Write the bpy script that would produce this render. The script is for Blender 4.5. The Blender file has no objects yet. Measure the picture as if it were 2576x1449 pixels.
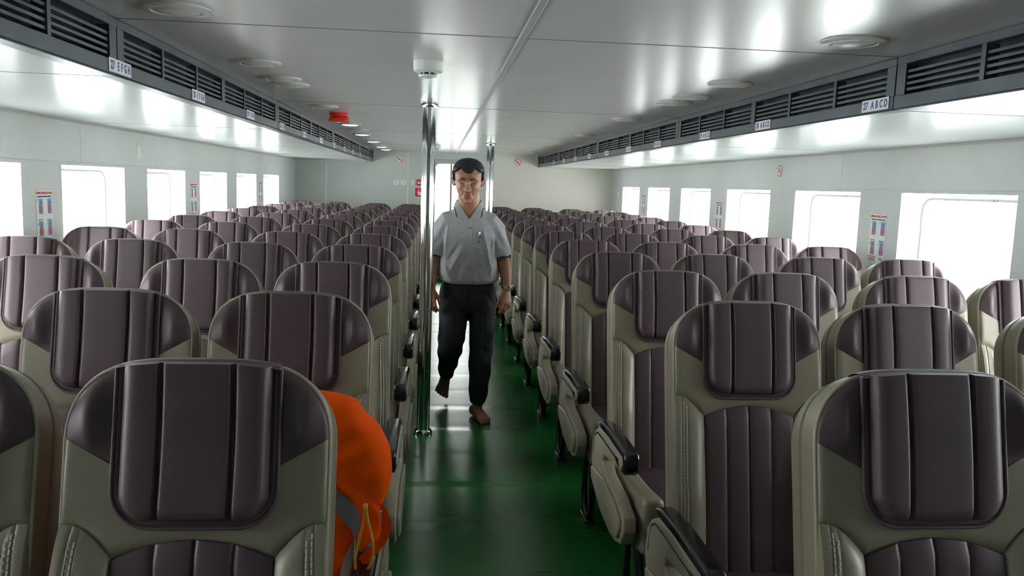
import bpy, bmesh, math, random
import numpy as np
from mathutils import Matrix, Vector

# ---------------------------------------------------------------- camera, world, exposure
sc = bpy.context.scene
C = sc.collection
W, H, F = 2576, 1449, 2080.0
VPX, VPY, SLOPE = 1104.0, 461.0, .0335
EYE = Vector((0, 0, 1.5))
p1 = Vector((VPX - W / 2, H / 2 - VPY, -F))
ay = p1.normalized()
az = Vector((1, -SLOPE, 0)).cross(p1).normalized()
if az.y < 0: az = -az
ax = ay.cross(az)
rot = Matrix((ax, ay, az))                       # camera axes -> world axes
cd = bpy.data.cameras.new('camera'); cam = bpy.data.objects.new('camera', cd); C.objects.link(cam)
cd.sensor_width = 36; cd.lens = F / W * 36; cd.clip_start = .02
cam.matrix_world = Matrix.Translation(EYE) @ rot.to_4x4()
sc.camera = cam
sc.view_settings.view_transform = 'Standard'; sc.view_settings.look = 'None'
sc.view_settings.gamma = 1; sc.view_settings.use_curve_mapping = False
sc.view_settings.exposure = 0.12
sc.cycles.use_denoising = True
sc.cycles.max_bounces = 10; sc.cycles.diffuse_bounces = 6; sc.cycles.glossy_bounces = 5
sc.cycles.transparent_max_bounces = 12
sc.cycles.sample_clamp_indirect = 8

wd = bpy.data.worlds.new('world'); sc.world = wd; wd.use_nodes = True
nt = wd.node_tree; nt.nodes.clear()
wo = nt.nodes.new('ShaderNodeOutputWorld'); bg = nt.nodes.new('ShaderNodeBackground')
tc = nt.nodes.new('ShaderNodeTexCoord'); sx = nt.nodes.new('ShaderNodeSeparateXYZ'); cr = nt.nodes.new('ShaderNodeValToRGB')
mr = nt.nodes.new('ShaderNodeMapRange'); mr.inputs[1].default_value = -1; mr.inputs[2].default_value = 1
cr.color_ramp.elements[0].position = .3; cr.color_ramp.elements[0].color = (.62, .70, .70, 1)
cr.color_ramp.elements[1].position = .62; cr.color_ramp.elements[1].color = (1, 1, 1, 1)
nt.links.new(tc.outputs['Generated'], sx.inputs[0]); nt.links.new(sx.outputs[2], mr.inputs[0])
nt.links.new(mr.outputs[0], cr.inputs[0]); nt.links.new(cr.outputs[0], bg.inputs[0]); nt.links.new(bg.outputs[0], wo.inputs[0])
bg.inputs[1].default_value = 17.0

PI = math.pi
rnd = random.Random(7)
# ---------------------------------------------------------------- materials
def mat(name, col, rough=.5, metal=0., bump=0., bscale=200., var=0., vscale=4., spec=.5, coat=0., emis=0., dist=.002, detail=4., rvar=0.):
    m = bpy.data.materials.new(name); m.use_nodes = True
    t = m.node_tree; b = t.nodes['Principled BSDF']
    b.inputs['Base Color'].default_value = (*col, 1); b.inputs['Roughness'].default_value = rough
    b.inputs['Metallic'].default_value = metal; b.inputs['Specular IOR Level'].default_value = spec
    b.inputs['Coat Weight'].default_value = coat; b.inputs['Coat Roughness'].default_value = .12
    if emis:
        b.inputs['Emission Color'].default_value = (*col, 1); b.inputs['Emission Strength'].default_value = emis
    co = t.nodes.new('ShaderNodeTexCoord')
    if bump:
        n = t.nodes.new('ShaderNodeTexNoise'); n.inputs['Scale'].default_value = bscale; n.inputs['Detail'].default_value = detail
        bp = t.nodes.new('ShaderNodeBump'); bp.inputs['Strength'].default_value = bump; bp.inputs['Distance'].default_value = dist
        t.links.new(co.outputs['Object'], n.inputs['Vector']); t.links.new(n.outputs['Fac'], bp.inputs['Height'])
        t.links.new(bp.outputs[0], b.inputs['Normal'])
    if var or rvar:
        n2 = t.nodes.new('ShaderNodeTexNoise'); n2.inputs['Scale'].default_value = vscale; n2.inputs['Detail'].default_value = 6
        t.links.new(co.outputs['Object'], n2.inputs['Vector'])
        if var:
            r = t.nodes.new('ShaderNodeValToRGB')
            r.color_ramp.elements[0].position = .35; r.color_ramp.elements[1].position = .65
            r.color_ramp.elements[0].color = (*[c * (1 - var) for c in col], 1)
            r.color_ramp.elements[1].color = (*[min(1, c * (1 + var)) for c in col], 1)
            t.links.new(n2.outputs['Fac'], r.inputs[0]); t.links.new(r.outputs[0], b.inputs['Base Color'])
        if rvar:
            q = t.nodes.new('ShaderNodeMapRange'); q.inputs[3].default_value = rough - rvar; q.inputs[4].default_value = rough + rvar
            t.links.new(n2.outputs['Fac'], q.inputs[0]); t.links.new(q.outputs[0], b.inputs['Roughness'])
    return m

M = dict(
    ceil=mat('glossy_ceiling_paint', (.58, .58, .565), .24, bump=.05, bscale=2.2, dist=.01, spec=.55, rvar=.03, detail=1.5),
    ceildark=mat('joint_shadow_gap', (.05, .05, .05), .8),
    joint=mat('dark_joint_sealant', (.13, .135, .14), .6),
    seam=mat('joint_strip', (.42, .42, .41), .4),
    soffit=mat('glossy_soffit_paint', (.66, .67, .655), .19, bump=.05, bscale=2.0, dist=.01, spec=.6, detail=1.5),
    wall=mat('satin_wall_paint', (.62, .65, .64), .38, bump=.05, bscale=5, dist=.01, var=.03),
    reveal=mat('white_fibreglass_reveal', (.80, .80, .77), .4, bump=.05, bscale=20),
    cream=mat('cream_bulkhead', (.70, .67, .60), .3, bump=.1, bscale=3, dist=.012),
    grey=mat('grey_bulkhead_paint', (.52, .55, .53), .4, bump=.06, bscale=5, var=.02),
    lightjoint=mat('pale_joint_bead', (.75, .75, .73), .4),
    floor=mat('glossy_green_deck_paint', (.014, .125, .024), .22, bump=.14, bscale=7, dist=.006, var=.08, vscale=.8, spec=.55, rvar=.05, detail=1.5),
    floorseam=mat('dark_green_deck_joint', (.012, .06, .02), .35),
    gasket=mat('grey_window_gasket', (.50, .51, .51), .5),
    chrome=mat('polished_steel', (.72, .72, .71), .09, 1., bump=.05, bscale=8, dist=.003),
    duct=mat('grey_painted_duct_metal', (.085, .100, .110), .36, .6, bump=.1, bscale=14, dist=.004, var=.12, vscale=6),
    ductdark=mat('duct_interior', (.012, .014, .018), .7),
    plum=mat('plum_leather', (.084, .053, .064), .46, bump=.25, bscale=420, dist=.0007, var=.1, vscale=6, spec=.5),
    plumpipe=mat('plum_piping', (.11, .072, .082), .5, bump=.2, bscale=500, dist=.0005),
    beige=mat('beige_leather', (.252, .228, .168), .40, bump=.25, bscale=380, dist=.0007, var=.06, vscale=5, spec=.5),
    beigepipe=mat('beige_piping', (.38, .35, .26), .45),
    stitch=mat('cream_thread', (.55, .53, .46), .6),
    black=mat('black_gloss_plastic', (.010, .010, .012), .18, spec=.6),
    blackm=mat('black_painted_tube', (.012, .012, .013), .25),
    armside=mat('beige_moulded_plastic', (.32, .285, .215), .38, bump=.08, bscale=300, dist=.0005),
    outer=mat('grey_dimming_surface', (.36, .37, .36), .6),  # for the added wall and deck that tone down the doorway light
    white=mat('white_plastic', (.78, .78, .76), .35),
    dim=mat('frosted_lens', (.62, .62, .60), .3),
    rim=mat('lamp_rim', (.66, .66, .64), .25),
    lit=mat('lit_lens', (1, 1, .98), .4, emis=9.0),
    red=mat('red_alarm_plastic', (.75, .035, .025), .3),
    redflat=mat('red_sign_print', (.62, .03, .03), .5),
    signwhite=mat('white_sign_print', (.80, .80, .80), .5),
    bluetext=mat('blue_lettering', (.06, .08, .28), .5),
    darktext=mat('dark_lettering', (.07, .07, .10), .6),
    skyblue=mat('poster_sky_blue', (.12, .38, .68), .5),
    vestred=mat('poster_vest_red', (.72, .14, .10), .5),
    skin=mat('skin', (.36, .16, .092), .45, bump=.15, bscale=160, dist=.001, var=.10, vscale=14),
    lips=mat('lips', (.30, .10, .075), .45),
    hair=mat('black_hair', (.014, .014, .017), .62, bump=.5, bscale=200, dist=.002),
    brow=mat('sparse_brow_hair', (.055, .035, .028), .7, bump=.5, bscale=400),
    shirt=mat('grey_pique_knit', (.37, .37, .385), .85, bump=.3, bscale=700, dist=.0006, var=.07, vscale=30),
    shirtdk=mat('black_knit_trim', (.012, .012, .015), .8),
    trouser=mat('charcoal_trouser_cloth', (.016, .016, .021), .8, bump=.25, bscale=600, dist=.0005),
    steel=mat('watch_steel', (.75, .75, .74), .2, 1.),
    orange=mat('orange_nylon', (1.0, .10, .0), .8, bump=.3, bscale=900, dist=.0004, spec=.15),
    tape=mat('grey_reflective_tape', (.22, .23, .26), .35, .2, bump=.15, bscale=300, dist=.0005),
    yellow=mat('yellow_cord', (.80, .38, .03), .5),
)
def glass_mat():
    m = bpy.data.materials.new('window_glass'); m.use_nodes = True; t = m.node_tree; t.nodes.clear()
    o = t.nodes.new('ShaderNodeOutputMaterial'); mx = t.nodes.new('ShaderNodeMixShader')
    tr = t.nodes.new('ShaderNodeBsdfTransparent'); gl = t.nodes.new('ShaderNodeBsdfGlossy'); fr = t.nodes.new('ShaderNodeLayerWeight'); pw = t.nodes.new('ShaderNodeMath'); ml = t.nodes.new('ShaderNodeMath')
    tr.inputs[0].default_value = (.96, .97, .97, 1); gl.inputs['Roughness'].default_value = .02; fr.inputs[0].default_value = .5; pw.operation = 'POWER'; pw.inputs[1].default_value = 5; ml.operation = 'MULTIPLY_ADD'; ml.inputs[1].default_value = .55; ml.inputs[2].default_value = .04
    t.links.new(fr.outputs['Facing'], pw.inputs[0]); t.links.new(pw.outputs[0], ml.inputs[0]); t.links.new(ml.outputs[0], mx.inputs[0]); t.links.new(tr.outputs[0], mx.inputs[1]); t.links.new(gl.outputs[0], mx.inputs[2])
    t.links.new(mx.outputs[0], o.inputs[0]); return m
M['glass'] = glass_mat()

# ---------------------------------------------------------------- mesh helpers
class MB:
    def __init__(s): s.v = []; s.f = []; s.m = []
    def add(s, vs, fs, mi=0):
        o = len(s.v); s.v += [tuple(map(float, p)) for p in vs]
        for f in fs: s.f.append(tuple(i + o for i in f)); s.m.append(mi)
        return s
    def box(s, x0, x1, y0, y1, z0, z1, mi=0):
        vs = [(x, y, z) for z in (z0, z1) for y in (y0, y1) for x in (x0, x1)]
        return s.add(vs, [(0, 2, 3, 1), (4, 5, 7, 6), (0, 1, 5, 4), (2, 6, 7, 3), (0, 4, 6, 2), (1, 3, 7, 5)], mi)
    def rbox(s, x0, x1, y0, y1, z0, z1, r, seg=3, mi=0, fn=None):
        bm = bmesh.new(); bmesh.ops.create_cube(bm, size=1)
        for v in bm.verts:
            v.co = ((x0 + x1) / 2 + v.co.x * (x1 - x0), (y0 + y1) / 2 + v.co.y * (y1 - y0), (z0 + z1) / 2 + v.co.z * (z1 - z0))
        if fn and fn[0]:
            bmesh.ops.subdivide_edges(bm, edges=[e for e in bm.edges if abs(e.verts[0].co.y - e.verts[1].co.y) > .5 * (y1 - y0)], cuts=fn[0])
        bmesh.ops.bevel(bm, geom=[e for e in bm.edges if len(e.link_faces) == 2 and e.calc_face_angle() > .5], offset=r, segments=seg, profile=.5, affect='EDGES')
        vs = [tuple(v.co) for v in bm.verts]; bm.verts.index_update()
        fs = [tuple(v.index for v in f.verts) for f in bm.faces]; bm.free()
        if fn: vs = [fn[1](*p) for p in vs]
        return s.add(vs, fs, mi)
    def tube(s, pts, r, seg=10, mi=0, closed=False, cap=True):
        pts = [Vector(p) for p in pts]; n = len(pts); rs = r if isinstance(r, (list, tuple)) else [r] * n
        vs = []; up = None
        for i, p in enumerate(pts):
            a = pts[(i - 1) % n] if (closed or i > 0) else p; b = pts[(i + 1) % n] if (closed or i < n - 1) else p
            t = (b - a).normalized()
            if up is None: up = Vector((0, 0, 1)) if abs(t.z) < .9 else Vector((1, 0, 0))
            u = (up - t * up.dot(t)).normalized(); w = t.cross(u); up = u
            for k in range(seg):
                an = 2 * PI * k / seg; vs.append(p + (u * math.cos(an) + w * math.sin(an)) * rs[i])
        fs = []
        for i in range(n if closed else n - 1):
            for k in range(seg):
                j = (i + 1) % n; l = (k + 1) % seg
                fs.append((i * seg + k, i * seg + l, j * seg + l, j * seg + k))
        if cap and not closed: fs += [tuple(range(seg))[::-1], tuple((n - 1) * seg + k for k in range(seg))]
        return s.add(vs, fs, mi)
    def lathe(s, prof, cx, cy, seg=24, mi=0, z0=0.):
        vs = [(cx + r * math.cos(2 * PI * k / seg), cy + r * math.sin(2 * PI * k / seg), z0 + z) for r, z in prof for k in range(seg)]
        fs = [(i * seg + k, i * seg + (k + 1) % seg, (i + 1) * seg + (k + 1) % seg, (i + 1) * seg + k) for i in range(len(prof) - 1) for k in range(seg)]
        fs += [tuple(range(seg))[::-1], tuple((len(prof) - 1) * seg + k for k in range(seg))]
        return s.add(vs, fs, mi)
    def prism(s, poly, axis, a, b, mi=0):
        """poly of (u,v); axis 0: x extruded, (y,z); 1: y extruded, (x,z); 2: z extruded, (x,y)"""
        def P(u, v, w): return (w, u, v) if axis == 0 else ((u, w, v) if axis == 1 else (u, v, w))
        n = len(poly); vs = [P(u, v, a) for u, v in poly] + [P(u, v, b) for u, v in poly]
        fs = [tuple(range(n)), tuple(range(n, 2 * n))[::-1]] + [(i, (i + 1) % n, n + (i + 1) % n, n + i) for i in range(n)]
        return s.add(vs, fs, mi)
    def grid(s, fn, nu, nv, mi=0, loopu=False):
        vs = [fn(i / (nu if loopu else nu - 1), j / (nv - 1)) for j in range(nv) for i in range(nu)]
        fs = [(j * nu + i, j * nu + (i + 1) % nu, (j + 1) * nu + (i + 1) % nu, (j + 1) * nu + i) for j in range(nv - 1) for i in range(nu if loopu else nu - 1)]
        return s.add(vs, fs, mi)
    def build(s, name, mats, parent=None, origin=(0, 0, 0), smooth=40, rec=True):
        me = bpy.data.meshes.new(name)
        o = Vector(origin)
        me.from_pydata([(p[0] - o.x, p[1] - o.y, p[2] - o.z) for p in s.v], [], s.f)
        mats = mats if isinstance(mats, (list, tuple)) else [mats]
        for m in mats: me.materials.append(m)
        me.polygons.foreach_set('material_index', s.m)
        if rec:
            bm = bmesh.new(); bm.from_mesh(me)
            bmesh.ops.remove_doubles(bm, verts=bm.verts, dist=1e-6)
            bmesh.ops.recalc_face_normals(bm, faces=bm.faces); bm.to_mesh(me); bm.free()
        if smooth is not None:
            me.polygons.foreach_set('use_smooth', [True] * len(me.polygons))
            me.set_sharp_from_angle(angle=math.radians(smooth))
        ob = bpy.data.objects.new(name, me); C.objects.link(ob)
        ob.parent = parent
        if parent is None: ob.location = o
        return ob

def tag(o, label=None, cat=None, group=None, kind=None):
    if label: o['label'] = label
    if cat: o['category'] = cat
    if group: o['group'] = group
    if kind: o['kind'] = kind
    return o
def empty(name, loc=(0, 0, 0), rot=(0, 0, 0)):
    o = bpy.data.objects.new(name, None); o.empty_display_size = .1; C.objects.link(o); o.location = loc; o.rotation_euler = rot; return o
def struct(name, mb, m, smooth=30): return tag(mb.build(name, m, smooth=smooth), kind='structure')
def copy_tree(o, parent=None):
    c = o.copy(); C.objects.link(c); c.parent = parent
    for ch in list(o.children): copy_tree(ch, c)
    return c

def text_mesh(s, size, depth=.0006, bold=0., align='CENTER'):
    cu = bpy.data.curves.new('t', 'FONT'); cu.body = s; cu.size = size; cu.extrude = depth; cu.offset = bold
    cu.align_x = align; cu.align_y = 'CENTER'; cu.resolution_u = 3
    o = bpy.data.objects.new('t', cu); C.objects.link(o)
    dg = bpy.context.evaluated_depsgraph_get(); me = bpy.data.meshes.new_from_object(o.evaluated_get(dg))
    vs = [tuple(v.co) for v in me.vertices]; fs = [tuple(p.vertices) for p in me.polygons]
    bpy.data.objects.remove(o); bpy.data.curves.remove(cu); bpy.data.meshes.remove(me)
    return vs, fs
def face_frame(side):
    """writing plane for a wall: local (u right, v up, n out of the wall) -> world"""
    return {'left': lambda p, u, v, n: (p[0] + n, p[1] + u, p[2] + v),       # wall on the left, seen facing -x
            'right': lambda p, u, v, n: (p[0] - n, p[1] - u, p[2] + v),
            'back': lambda p, u, v, n: (p[0] + u, p[1] - n, p[2] + v)}[side]
def put_text(mb, s, size, side, p, u, v, n=.0012, bold=0., mi=0, sx=1.):
    vs, fs = text_mesh(s, size, bold=bold); fr = face_frame(side)
    mb.add([fr(p, u + a * sx, v + b, n + c) for a, b, c in vs], fs, mi)
def plate(mb, side, p, u0, u1, v0, v1, n0, n1, mi=0):
    fr = face_frame(side)
    vs = [fr(p, u, v, n) for n in (n0, n1) for v in (v0, v1) for u in (u0, u1)]
    mb.add(vs, [(0, 2, 3, 1), (4, 5, 7, 6), (0, 1, 5, 4), (2, 6, 7, 3), (0, 4, 6, 2), (1, 3, 7, 5)], mi)

# ---------------------------------------------------------------- room shell
XL, XR, XC = -2.12, 2.635, .25
YF, YB = -3.2, 12.57
ZC, ZS = 1.96, 1.788
VL, VR = -.985, 1.497                 # faces of the two air ducts
SE = [-2.5, .08, 2.66, 5.16, 7.82, 10.38, YB]

# floor: deck plates with a slight pillow and fine joints across the aisle
mb = MB()
ys = []
y = YF
rows = []
k0 = -18
def plate_y(k): return 5.45 + .4775 * k
for k in range(k0, 16):
    a, b = plate_y(k), plate_y(k + 1)
    if b < YF: continue
    a = max(a, YF); b = min(b, 13.5)
    tl = rnd.uniform(-.0006, .0006)
    for j in range(9):
        t = j / 8; e = min(t, 1 - t)
        rows.append((a + .001 + (b - a - .002) * t, -.0012 * (1 - min(1, e * 9)) ** 2 + tl * (t - .5)))
nx = 13
mb.add([(XL - .2 + (XR - XL + .4) * i / (nx - 1), yy, zz) for yy, zz in rows for i in range(nx)],
       [(j * nx + i, j * nx + i + 1, (j + 1) * nx + i + 1, (j + 1) * nx + i) for j in range(len(rows) - 1) for i in range(nx - 1)])
struct('floor', mb, M['floor'], smooth=25)

# ceiling panels between the ducts
mb = MB()
g = .003
for a, b in zip(SE[:-1], SE[1:]):
    for x0, x1 in ((VL - .03, XC), (XC, VR + .03)):
        mb.box(x0 + g, x1 - g, a + g, b - g, ZC, ZC + .03)
mb.box(VL - .03 + g, VR + .03 - g, YF, SE[0] - g, ZC, ZC + .03)
mb.box(XL - .3, XR + .3, YF - .1, 13.6, ZC + .031, ZC + .06, 1)
struct('ceiling', mb, [M['ceil'], M['ceildark']])
mb = MB(); mb.rbox(XC - .011, XC + .011, YF, YB, ZC - .004, ZC + .002, .0015, 1)
struct('trim_1', mb, M['seam'])
mb = MB()
for yy in SE[1:-1]:
    mb.box(VL + .002, VR - .002, yy - .0028, yy + .0028, ZC - .0008, ZC + .002)
    for x0, x1 in ((XL + .055, VL - .002), (VR + .002, XR - .055)): mb.box(x0, x1, yy - .0022, yy + .0022, ZS - .0008, ZS + .002)
struct('trim_5', mb, M['joint'])
# lower ceilings over the seats
for nm, x0, x1 in (('ceiling_left', XL, VL), ('ceiling_right', VR, XR)):
    mb = MB()
    for a, b in zip([YF] + SE[:-1], SE):
        mb.box(x0, x1, a + g, b - g, ZS, ZS + .02)
    mb.box(x0, x1, YF, YB, ZS + .021, ZS + .03, 1)
    # coved edge towards the wall
    xs, sg = (x0, 1) if x0 < 0 else (x1, -1)
    mb.grid(lambda u, v: (xs + sg * .05 * (1 - math.sin(v * PI / 2)), YF + (YB - YF) * u, ZS - .001 - .018 * (1 - math.cos(v * PI / 2))), 2, 6)
    struct(nm, mb, [M['soffit'], M['ceildark']])

# ---- side walls with window openings
WZ0, WZ1, RD = .84, 1.532, .125
WL = [(.66, 1.60), (2.08, 3.03), (3.50, 4.456), (4.912, 5.86), (6.30, 7.215), (7.643, 8.590), (9.002, 9.951), (10.352, 11.32)]
WR = [(.69, 1.66), (2.135, 3.10), (3.581, 4.545), (5.007, 5.969), (6.433, 7.431), (7.897, 8.888), (9.340, 10.325), (10.781, 11.784)]
def rrect(y0, y1, z0, z1, r, n=6):
    out = []
    for cy, cz, a0 in ((y1 - r, z1 - r, 0), (y0 + r, z1 - r, PI / 2), (y0 + r, z0 + r, PI), (y1 - r, z0 + r, 1.5 * PI)):
        for i in range(n + 1):
            a = a0 + PI / 2 * i / n; out.append((cy + r * math.cos(a), cz + r * math.sin(a)))
    return out
wn = 0
def side_wall(name, x, sg, wins, seams):
    """sg = +1 when the outside is towards +x"""
    global wn
    mb = MB()
    edges = [YF]
    for a, b in wins: edges += [a, b]
    edges.append(YB)
    th = .02 * sg
    X0, X1 = min(x, x + th), max(x, x + th)
    mb.box(X0, X1, YF, YB, 0, WZ0); mb.box(X0, X1, YF, YB, WZ1, 1.575)
    for i in range(0, len(edges), 2): mb.box(X0, X1, edges[i], edges[i + 1], WZ0, WZ1)
    # upper band stands proud as separate sheets with joints
    ss = [YF] + seams + [YB]
    for a, b in zip(ss[:-1], ss[1:]): mb.box(min(x - .006 * sg, x + th), max(x - .006 * sg, x + th), a + .0015, b - .0015, 1.553, 1.80)
    mb.box(min(x + th, x + th * 1.5), max(x + th, x + th * 1.5), YF, YB, 1.56, 1.86, 1)
    struct(name, mb, [M['wall'], M['ceildark']])
    for a, b in wins:
        wn += 1
        w = tag(empty('window_%d' % wn, (x, (a + b) / 2, WZ0)), kind='structure')
        org = (x, (a + b) / 2, WZ0)
        mb = MB(); xo = x + RD * sg
        inner = rrect(a + .002, b - .002, WZ0 + .002, WZ1 - .002, .008, 3); mid = rrect(a + .003, b - .003, WZ0 + .003, WZ1 - .003, .05, 3)
        n = len(inner)
        r3 = rrect(a + .012, b - .012, WZ0 + .012, WZ1 - .016, .085, 3); r4 = rrect(a + .03, b - .03, WZ0 + .03, WZ1 - .030, .075, 3)
        vs = [(x + .0005 * sg, *p) for p in inner] + [(x + .55 * RD * sg, *p) for p in mid] + [(xo - .012 * sg, *p) for p in r3] + [(xo, *p) for p in r4]
        fs = [(k * n + i, k * n + (i + 1) % n, (k + 1) * n + (i + 1) % n, (k + 1) * n + i) for k in range(3) for i in range(n)]
        mb.add(vs, fs); mb.build('window_reveal', M['reveal'], w, org, smooth=60)
        mb = MB(); ro = rrect(a + .020, b - .020, WZ0 + .02, WZ1 - .020, .075, 4); ri = rrect(a + .034, b - .034, WZ0 + .034, WZ1 - .034, .07, 4)
        n = len(ro); vs = []
        for dx, pl in ((.004, ro), (-.006, ro), (-.006, ri), (.004, ri)): vs += [(xo + dx * sg, *p) for p in pl]
        mb.add(vs, [(k * n + i, k * n + (i + 1) % n, ((k + 1) % 4) * n + (i + 1) % n, ((k + 1) % 4) * n + i) for k in range(4) for i in range(n)])
        mb.build('window_gasket', M['gasket'], w, org)
        mb = MB(); mb.prism(ri, 0, xo - .002, xo + .002); mb.build('window_pane', M['glass'], w, org, smooth=None)
side_wall('wall_left', XL, -1, WL, [-2.4, .1, 2.62, 5.16, 7.58, 10.2])
side_wall('wall_right', XR, 1, WR, [-2.4, .1, 2.68, 5.262, 7.805, 10.412])
mb = MB()
mb.box(XL - .16, XR + .16, YF - .05, YF, -.05, 2.0); struct('wall_front', mb, M['grey'])
# ---- back bulkhead with the open doorway
DX0, DX1, DZ0, DZ1 = -.055, .555, .075, 1.79
mb = MB()
YT = YB + .03
mb.box(XL - .15, DX0, YB, YT, 0, ZC); mb.box(DX1, .81, YB, YT, 0, ZC, 0)
mb.box(DX0, DX1, YB, YT, DZ1, ZC); mb.box(DX0, DX1, YB, YT + .05, 0, DZ0, 2)
mb.box(.81, XR + .15, YB, YT, 0, ZC, 1)  # right part of the bulkhead in a warmer, paler tone
# rounded top corners of the doorway
for cx, sgn in ((DX0, 1), (DX1, -1)):
    r = .07; poly = [(cx, DZ1)] + [(cx + sgn * r * (1 - math.cos(a)), DZ1 - r * (1 - math.sin(a))) for a in [PI / 2 * i / 6 for i in range(7)]]
    mb.prism(poly, 1, YB, YT)
struct('wall_back', mb, [M['grey'], M['cream'], M['floor']])
for i, xx in enumerate((-1.665, -.464)):
    mb = MB(); mb.rbox(xx - .008, xx + .008, YB - .005, YB + .002, .1, 1.93 if i else 1.775, .002, 1)
    struct('trim_%d' % (i + 2), mb, M['lightjoint'])
d = tag(empty('door_1', (XC, YB, 0)), kind='structure'); org = (XC, YB, 0)
mb = MB()
for x0, x1, z0, z1 in ((DX0 - .035, DX0, DZ0, DZ1 + .06), (DX1, DX1 + .035, DZ0, DZ1 + .06), (DX0, DX1, DZ1 + .012, DZ1 + .065)):
    mb.rbox(x0, x1, YB - .014, YB + .002, z0, z1, .004, 2)
mb.build('door_frame', M['seam'], d, org)
mb = MB(); mb.rbox(.170, .182, 12.75, 13.15, .02, 1.84, .003, 1); mb.rbox(.187, .2, 12.75, 13.15, .02, 1.84, .003, 1); mb.build('sliding_door_edge', M['beigepipe'], d, org)
mb = MB(); hz = 1.64
mb.tube([(DX0 - .012, YB - .02, hz + .10), (DX0 - .005, YB - .055, hz + .09), (DX0 + .004, YB - .06, hz), (DX0 - .005, YB - .055, hz - .09), (DX0 - .012, YB - .02, hz - .1)], .006, 8)
mb.rbox(DX0 - .03, DX0 - .002, YB - .03, YB - .012, hz - .15, hz - .09, .004, 2)
mb.build('door_handle', M['chrome'], d, org)
# grey wall and deck added outside to dim the light through the doorway
mb = MB(); mb.box(-2.6, 3.1, 15.2, 15.25, -.1, 2.9); struct('wall_dimmer', mb, M['outer'])
mb = MB(); mb.box(XL - .6, XR + .6, YB + .08, 15.2, -.06, -.02); struct('trim_4', mb, M['outer'])

# ---------------------------------------------------------------- air ducts with louvres, row number plates
duct_objs = []
words = ['nearest the camera', 'second from the camera', 'third from the camera', 'fourth from the camera', 'fifth from the camera', 'farthest, by the back wall']
for side, xf, sg in (('left', VL, 1), ('right', VR, -1)):      # sg: direction into the aisle
    for k in range(6):
        a, b = SE[k], SE[k + 1]
        if k == 0: a = YF
        root = empty('ventilation_duct', (xf, (a + b) / 2, ZS)); org = (xf, (a + b) / 2, ZS)
        tag(root, 'grey louvred duct along the %s edge of the ceiling, %s' % (side, words[k]), 'air vent', 'ceiling ventilation ducts')
        X = lambda d: xf + sg * d
        def bx(mb, d0, d1, y0, y1, z0, z1, r=.0):
            x0, x1 = sorted((X(d0), X(d1)))
            mb.rbox(x0, x1, y0, y1, z0, z1, r, 1) if r else mb.box(x0, x1, y0, y1, z0, z1)
        mb = MB(); bx(mb, -.002, .010, a + .002, b - .002, 1.931, ZC - .001, .002); mb.build('top_fascia', M['duct'], root, org)
        mb = MB(); bx(mb, -.002, .012, a + .002, b - .002, ZS + .003, 1.834, .002); bx(mb, -.04, .006, a + .002, b - .002, ZS - .0005, ZS + .004)
        mb.build('bottom_fascia', M['duct'], root, org)
        mb = MB(); bx(mb, -.075, -.06, a + .002, b - .002, ZS + .006, ZC - .001); mb.build('duct_interior', M['ductdark'], root, org)
        n = max(2, round((b - a) / .43))
        for j in range(n + 1):
            hw = .026 if j % 3 == 0 else .010; y0 = a + .004 + (b - a - .008 - 2 * hw) * j / n
            mb = MB(); bx(mb, -.03, .009, y0, y0 + 2 * hw, 1.833, 1.932); mb.build('divider', M['duct'], root, org)
        for j in range(4):
            z = 1.8455 + j * .0190; mb = MB()
            prof = [(.004, z), (.004, z + .0085), (-.022, z + .0115), (-.022, z + .0095), (-.003, z)]
            mb.prism([(X(p), q) for p, q in prof], 1, a + .006, b - .006); mb.build('louvre', M['duct'], root, org)
        if k == 5:
            mb = MB(); bx(mb, -.07, .012, b - .012, b - .001, ZS, ZC - .001); mb.build('end_plate', M['grey'], root, org)

nums = list(range(27, 37))
for side, ltr, xf, yl in (('left', 'E F G H', VL + .0125, [2.67, 3.50, 4.43] + [5.30 + .86 * i for i in range(7)]),
                          ('right', 'A B C D', VR - .0125, [2.772, 3.767, 4.61, 5.63] + [6.50 + .86 * i for i in range(6)])):
    for nmb, yy in zip(nums, yl):
        p = (xf, yy, 1.8155)
        root = empty('row_number_plate', p)
        tag(root, 'white plate reading %d %s on the %s duct edge' % (nmb, ltr, side), 'sign', 'row number plates')
        mb = MB(); plate(mb, side, p, -.088, .088, -.0195, .0205, 0, .002); mb.build('plate', M['signwhite'], root, p, smooth=None)
        mb = MB(); put_text(mb, '%d' % nmb, .036, side, p, -.062, .0, .0022, bold=.0008, sx=.85)
        for q, ch in enumerate(ltr.split()): put_text(mb, ch, .036, side, p, -.016 + q * .0285, .0, .0022, bold=.0008, sx=.8)
        mb.build('lettering', M['bluetext'], root, p, smooth=None)

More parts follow.
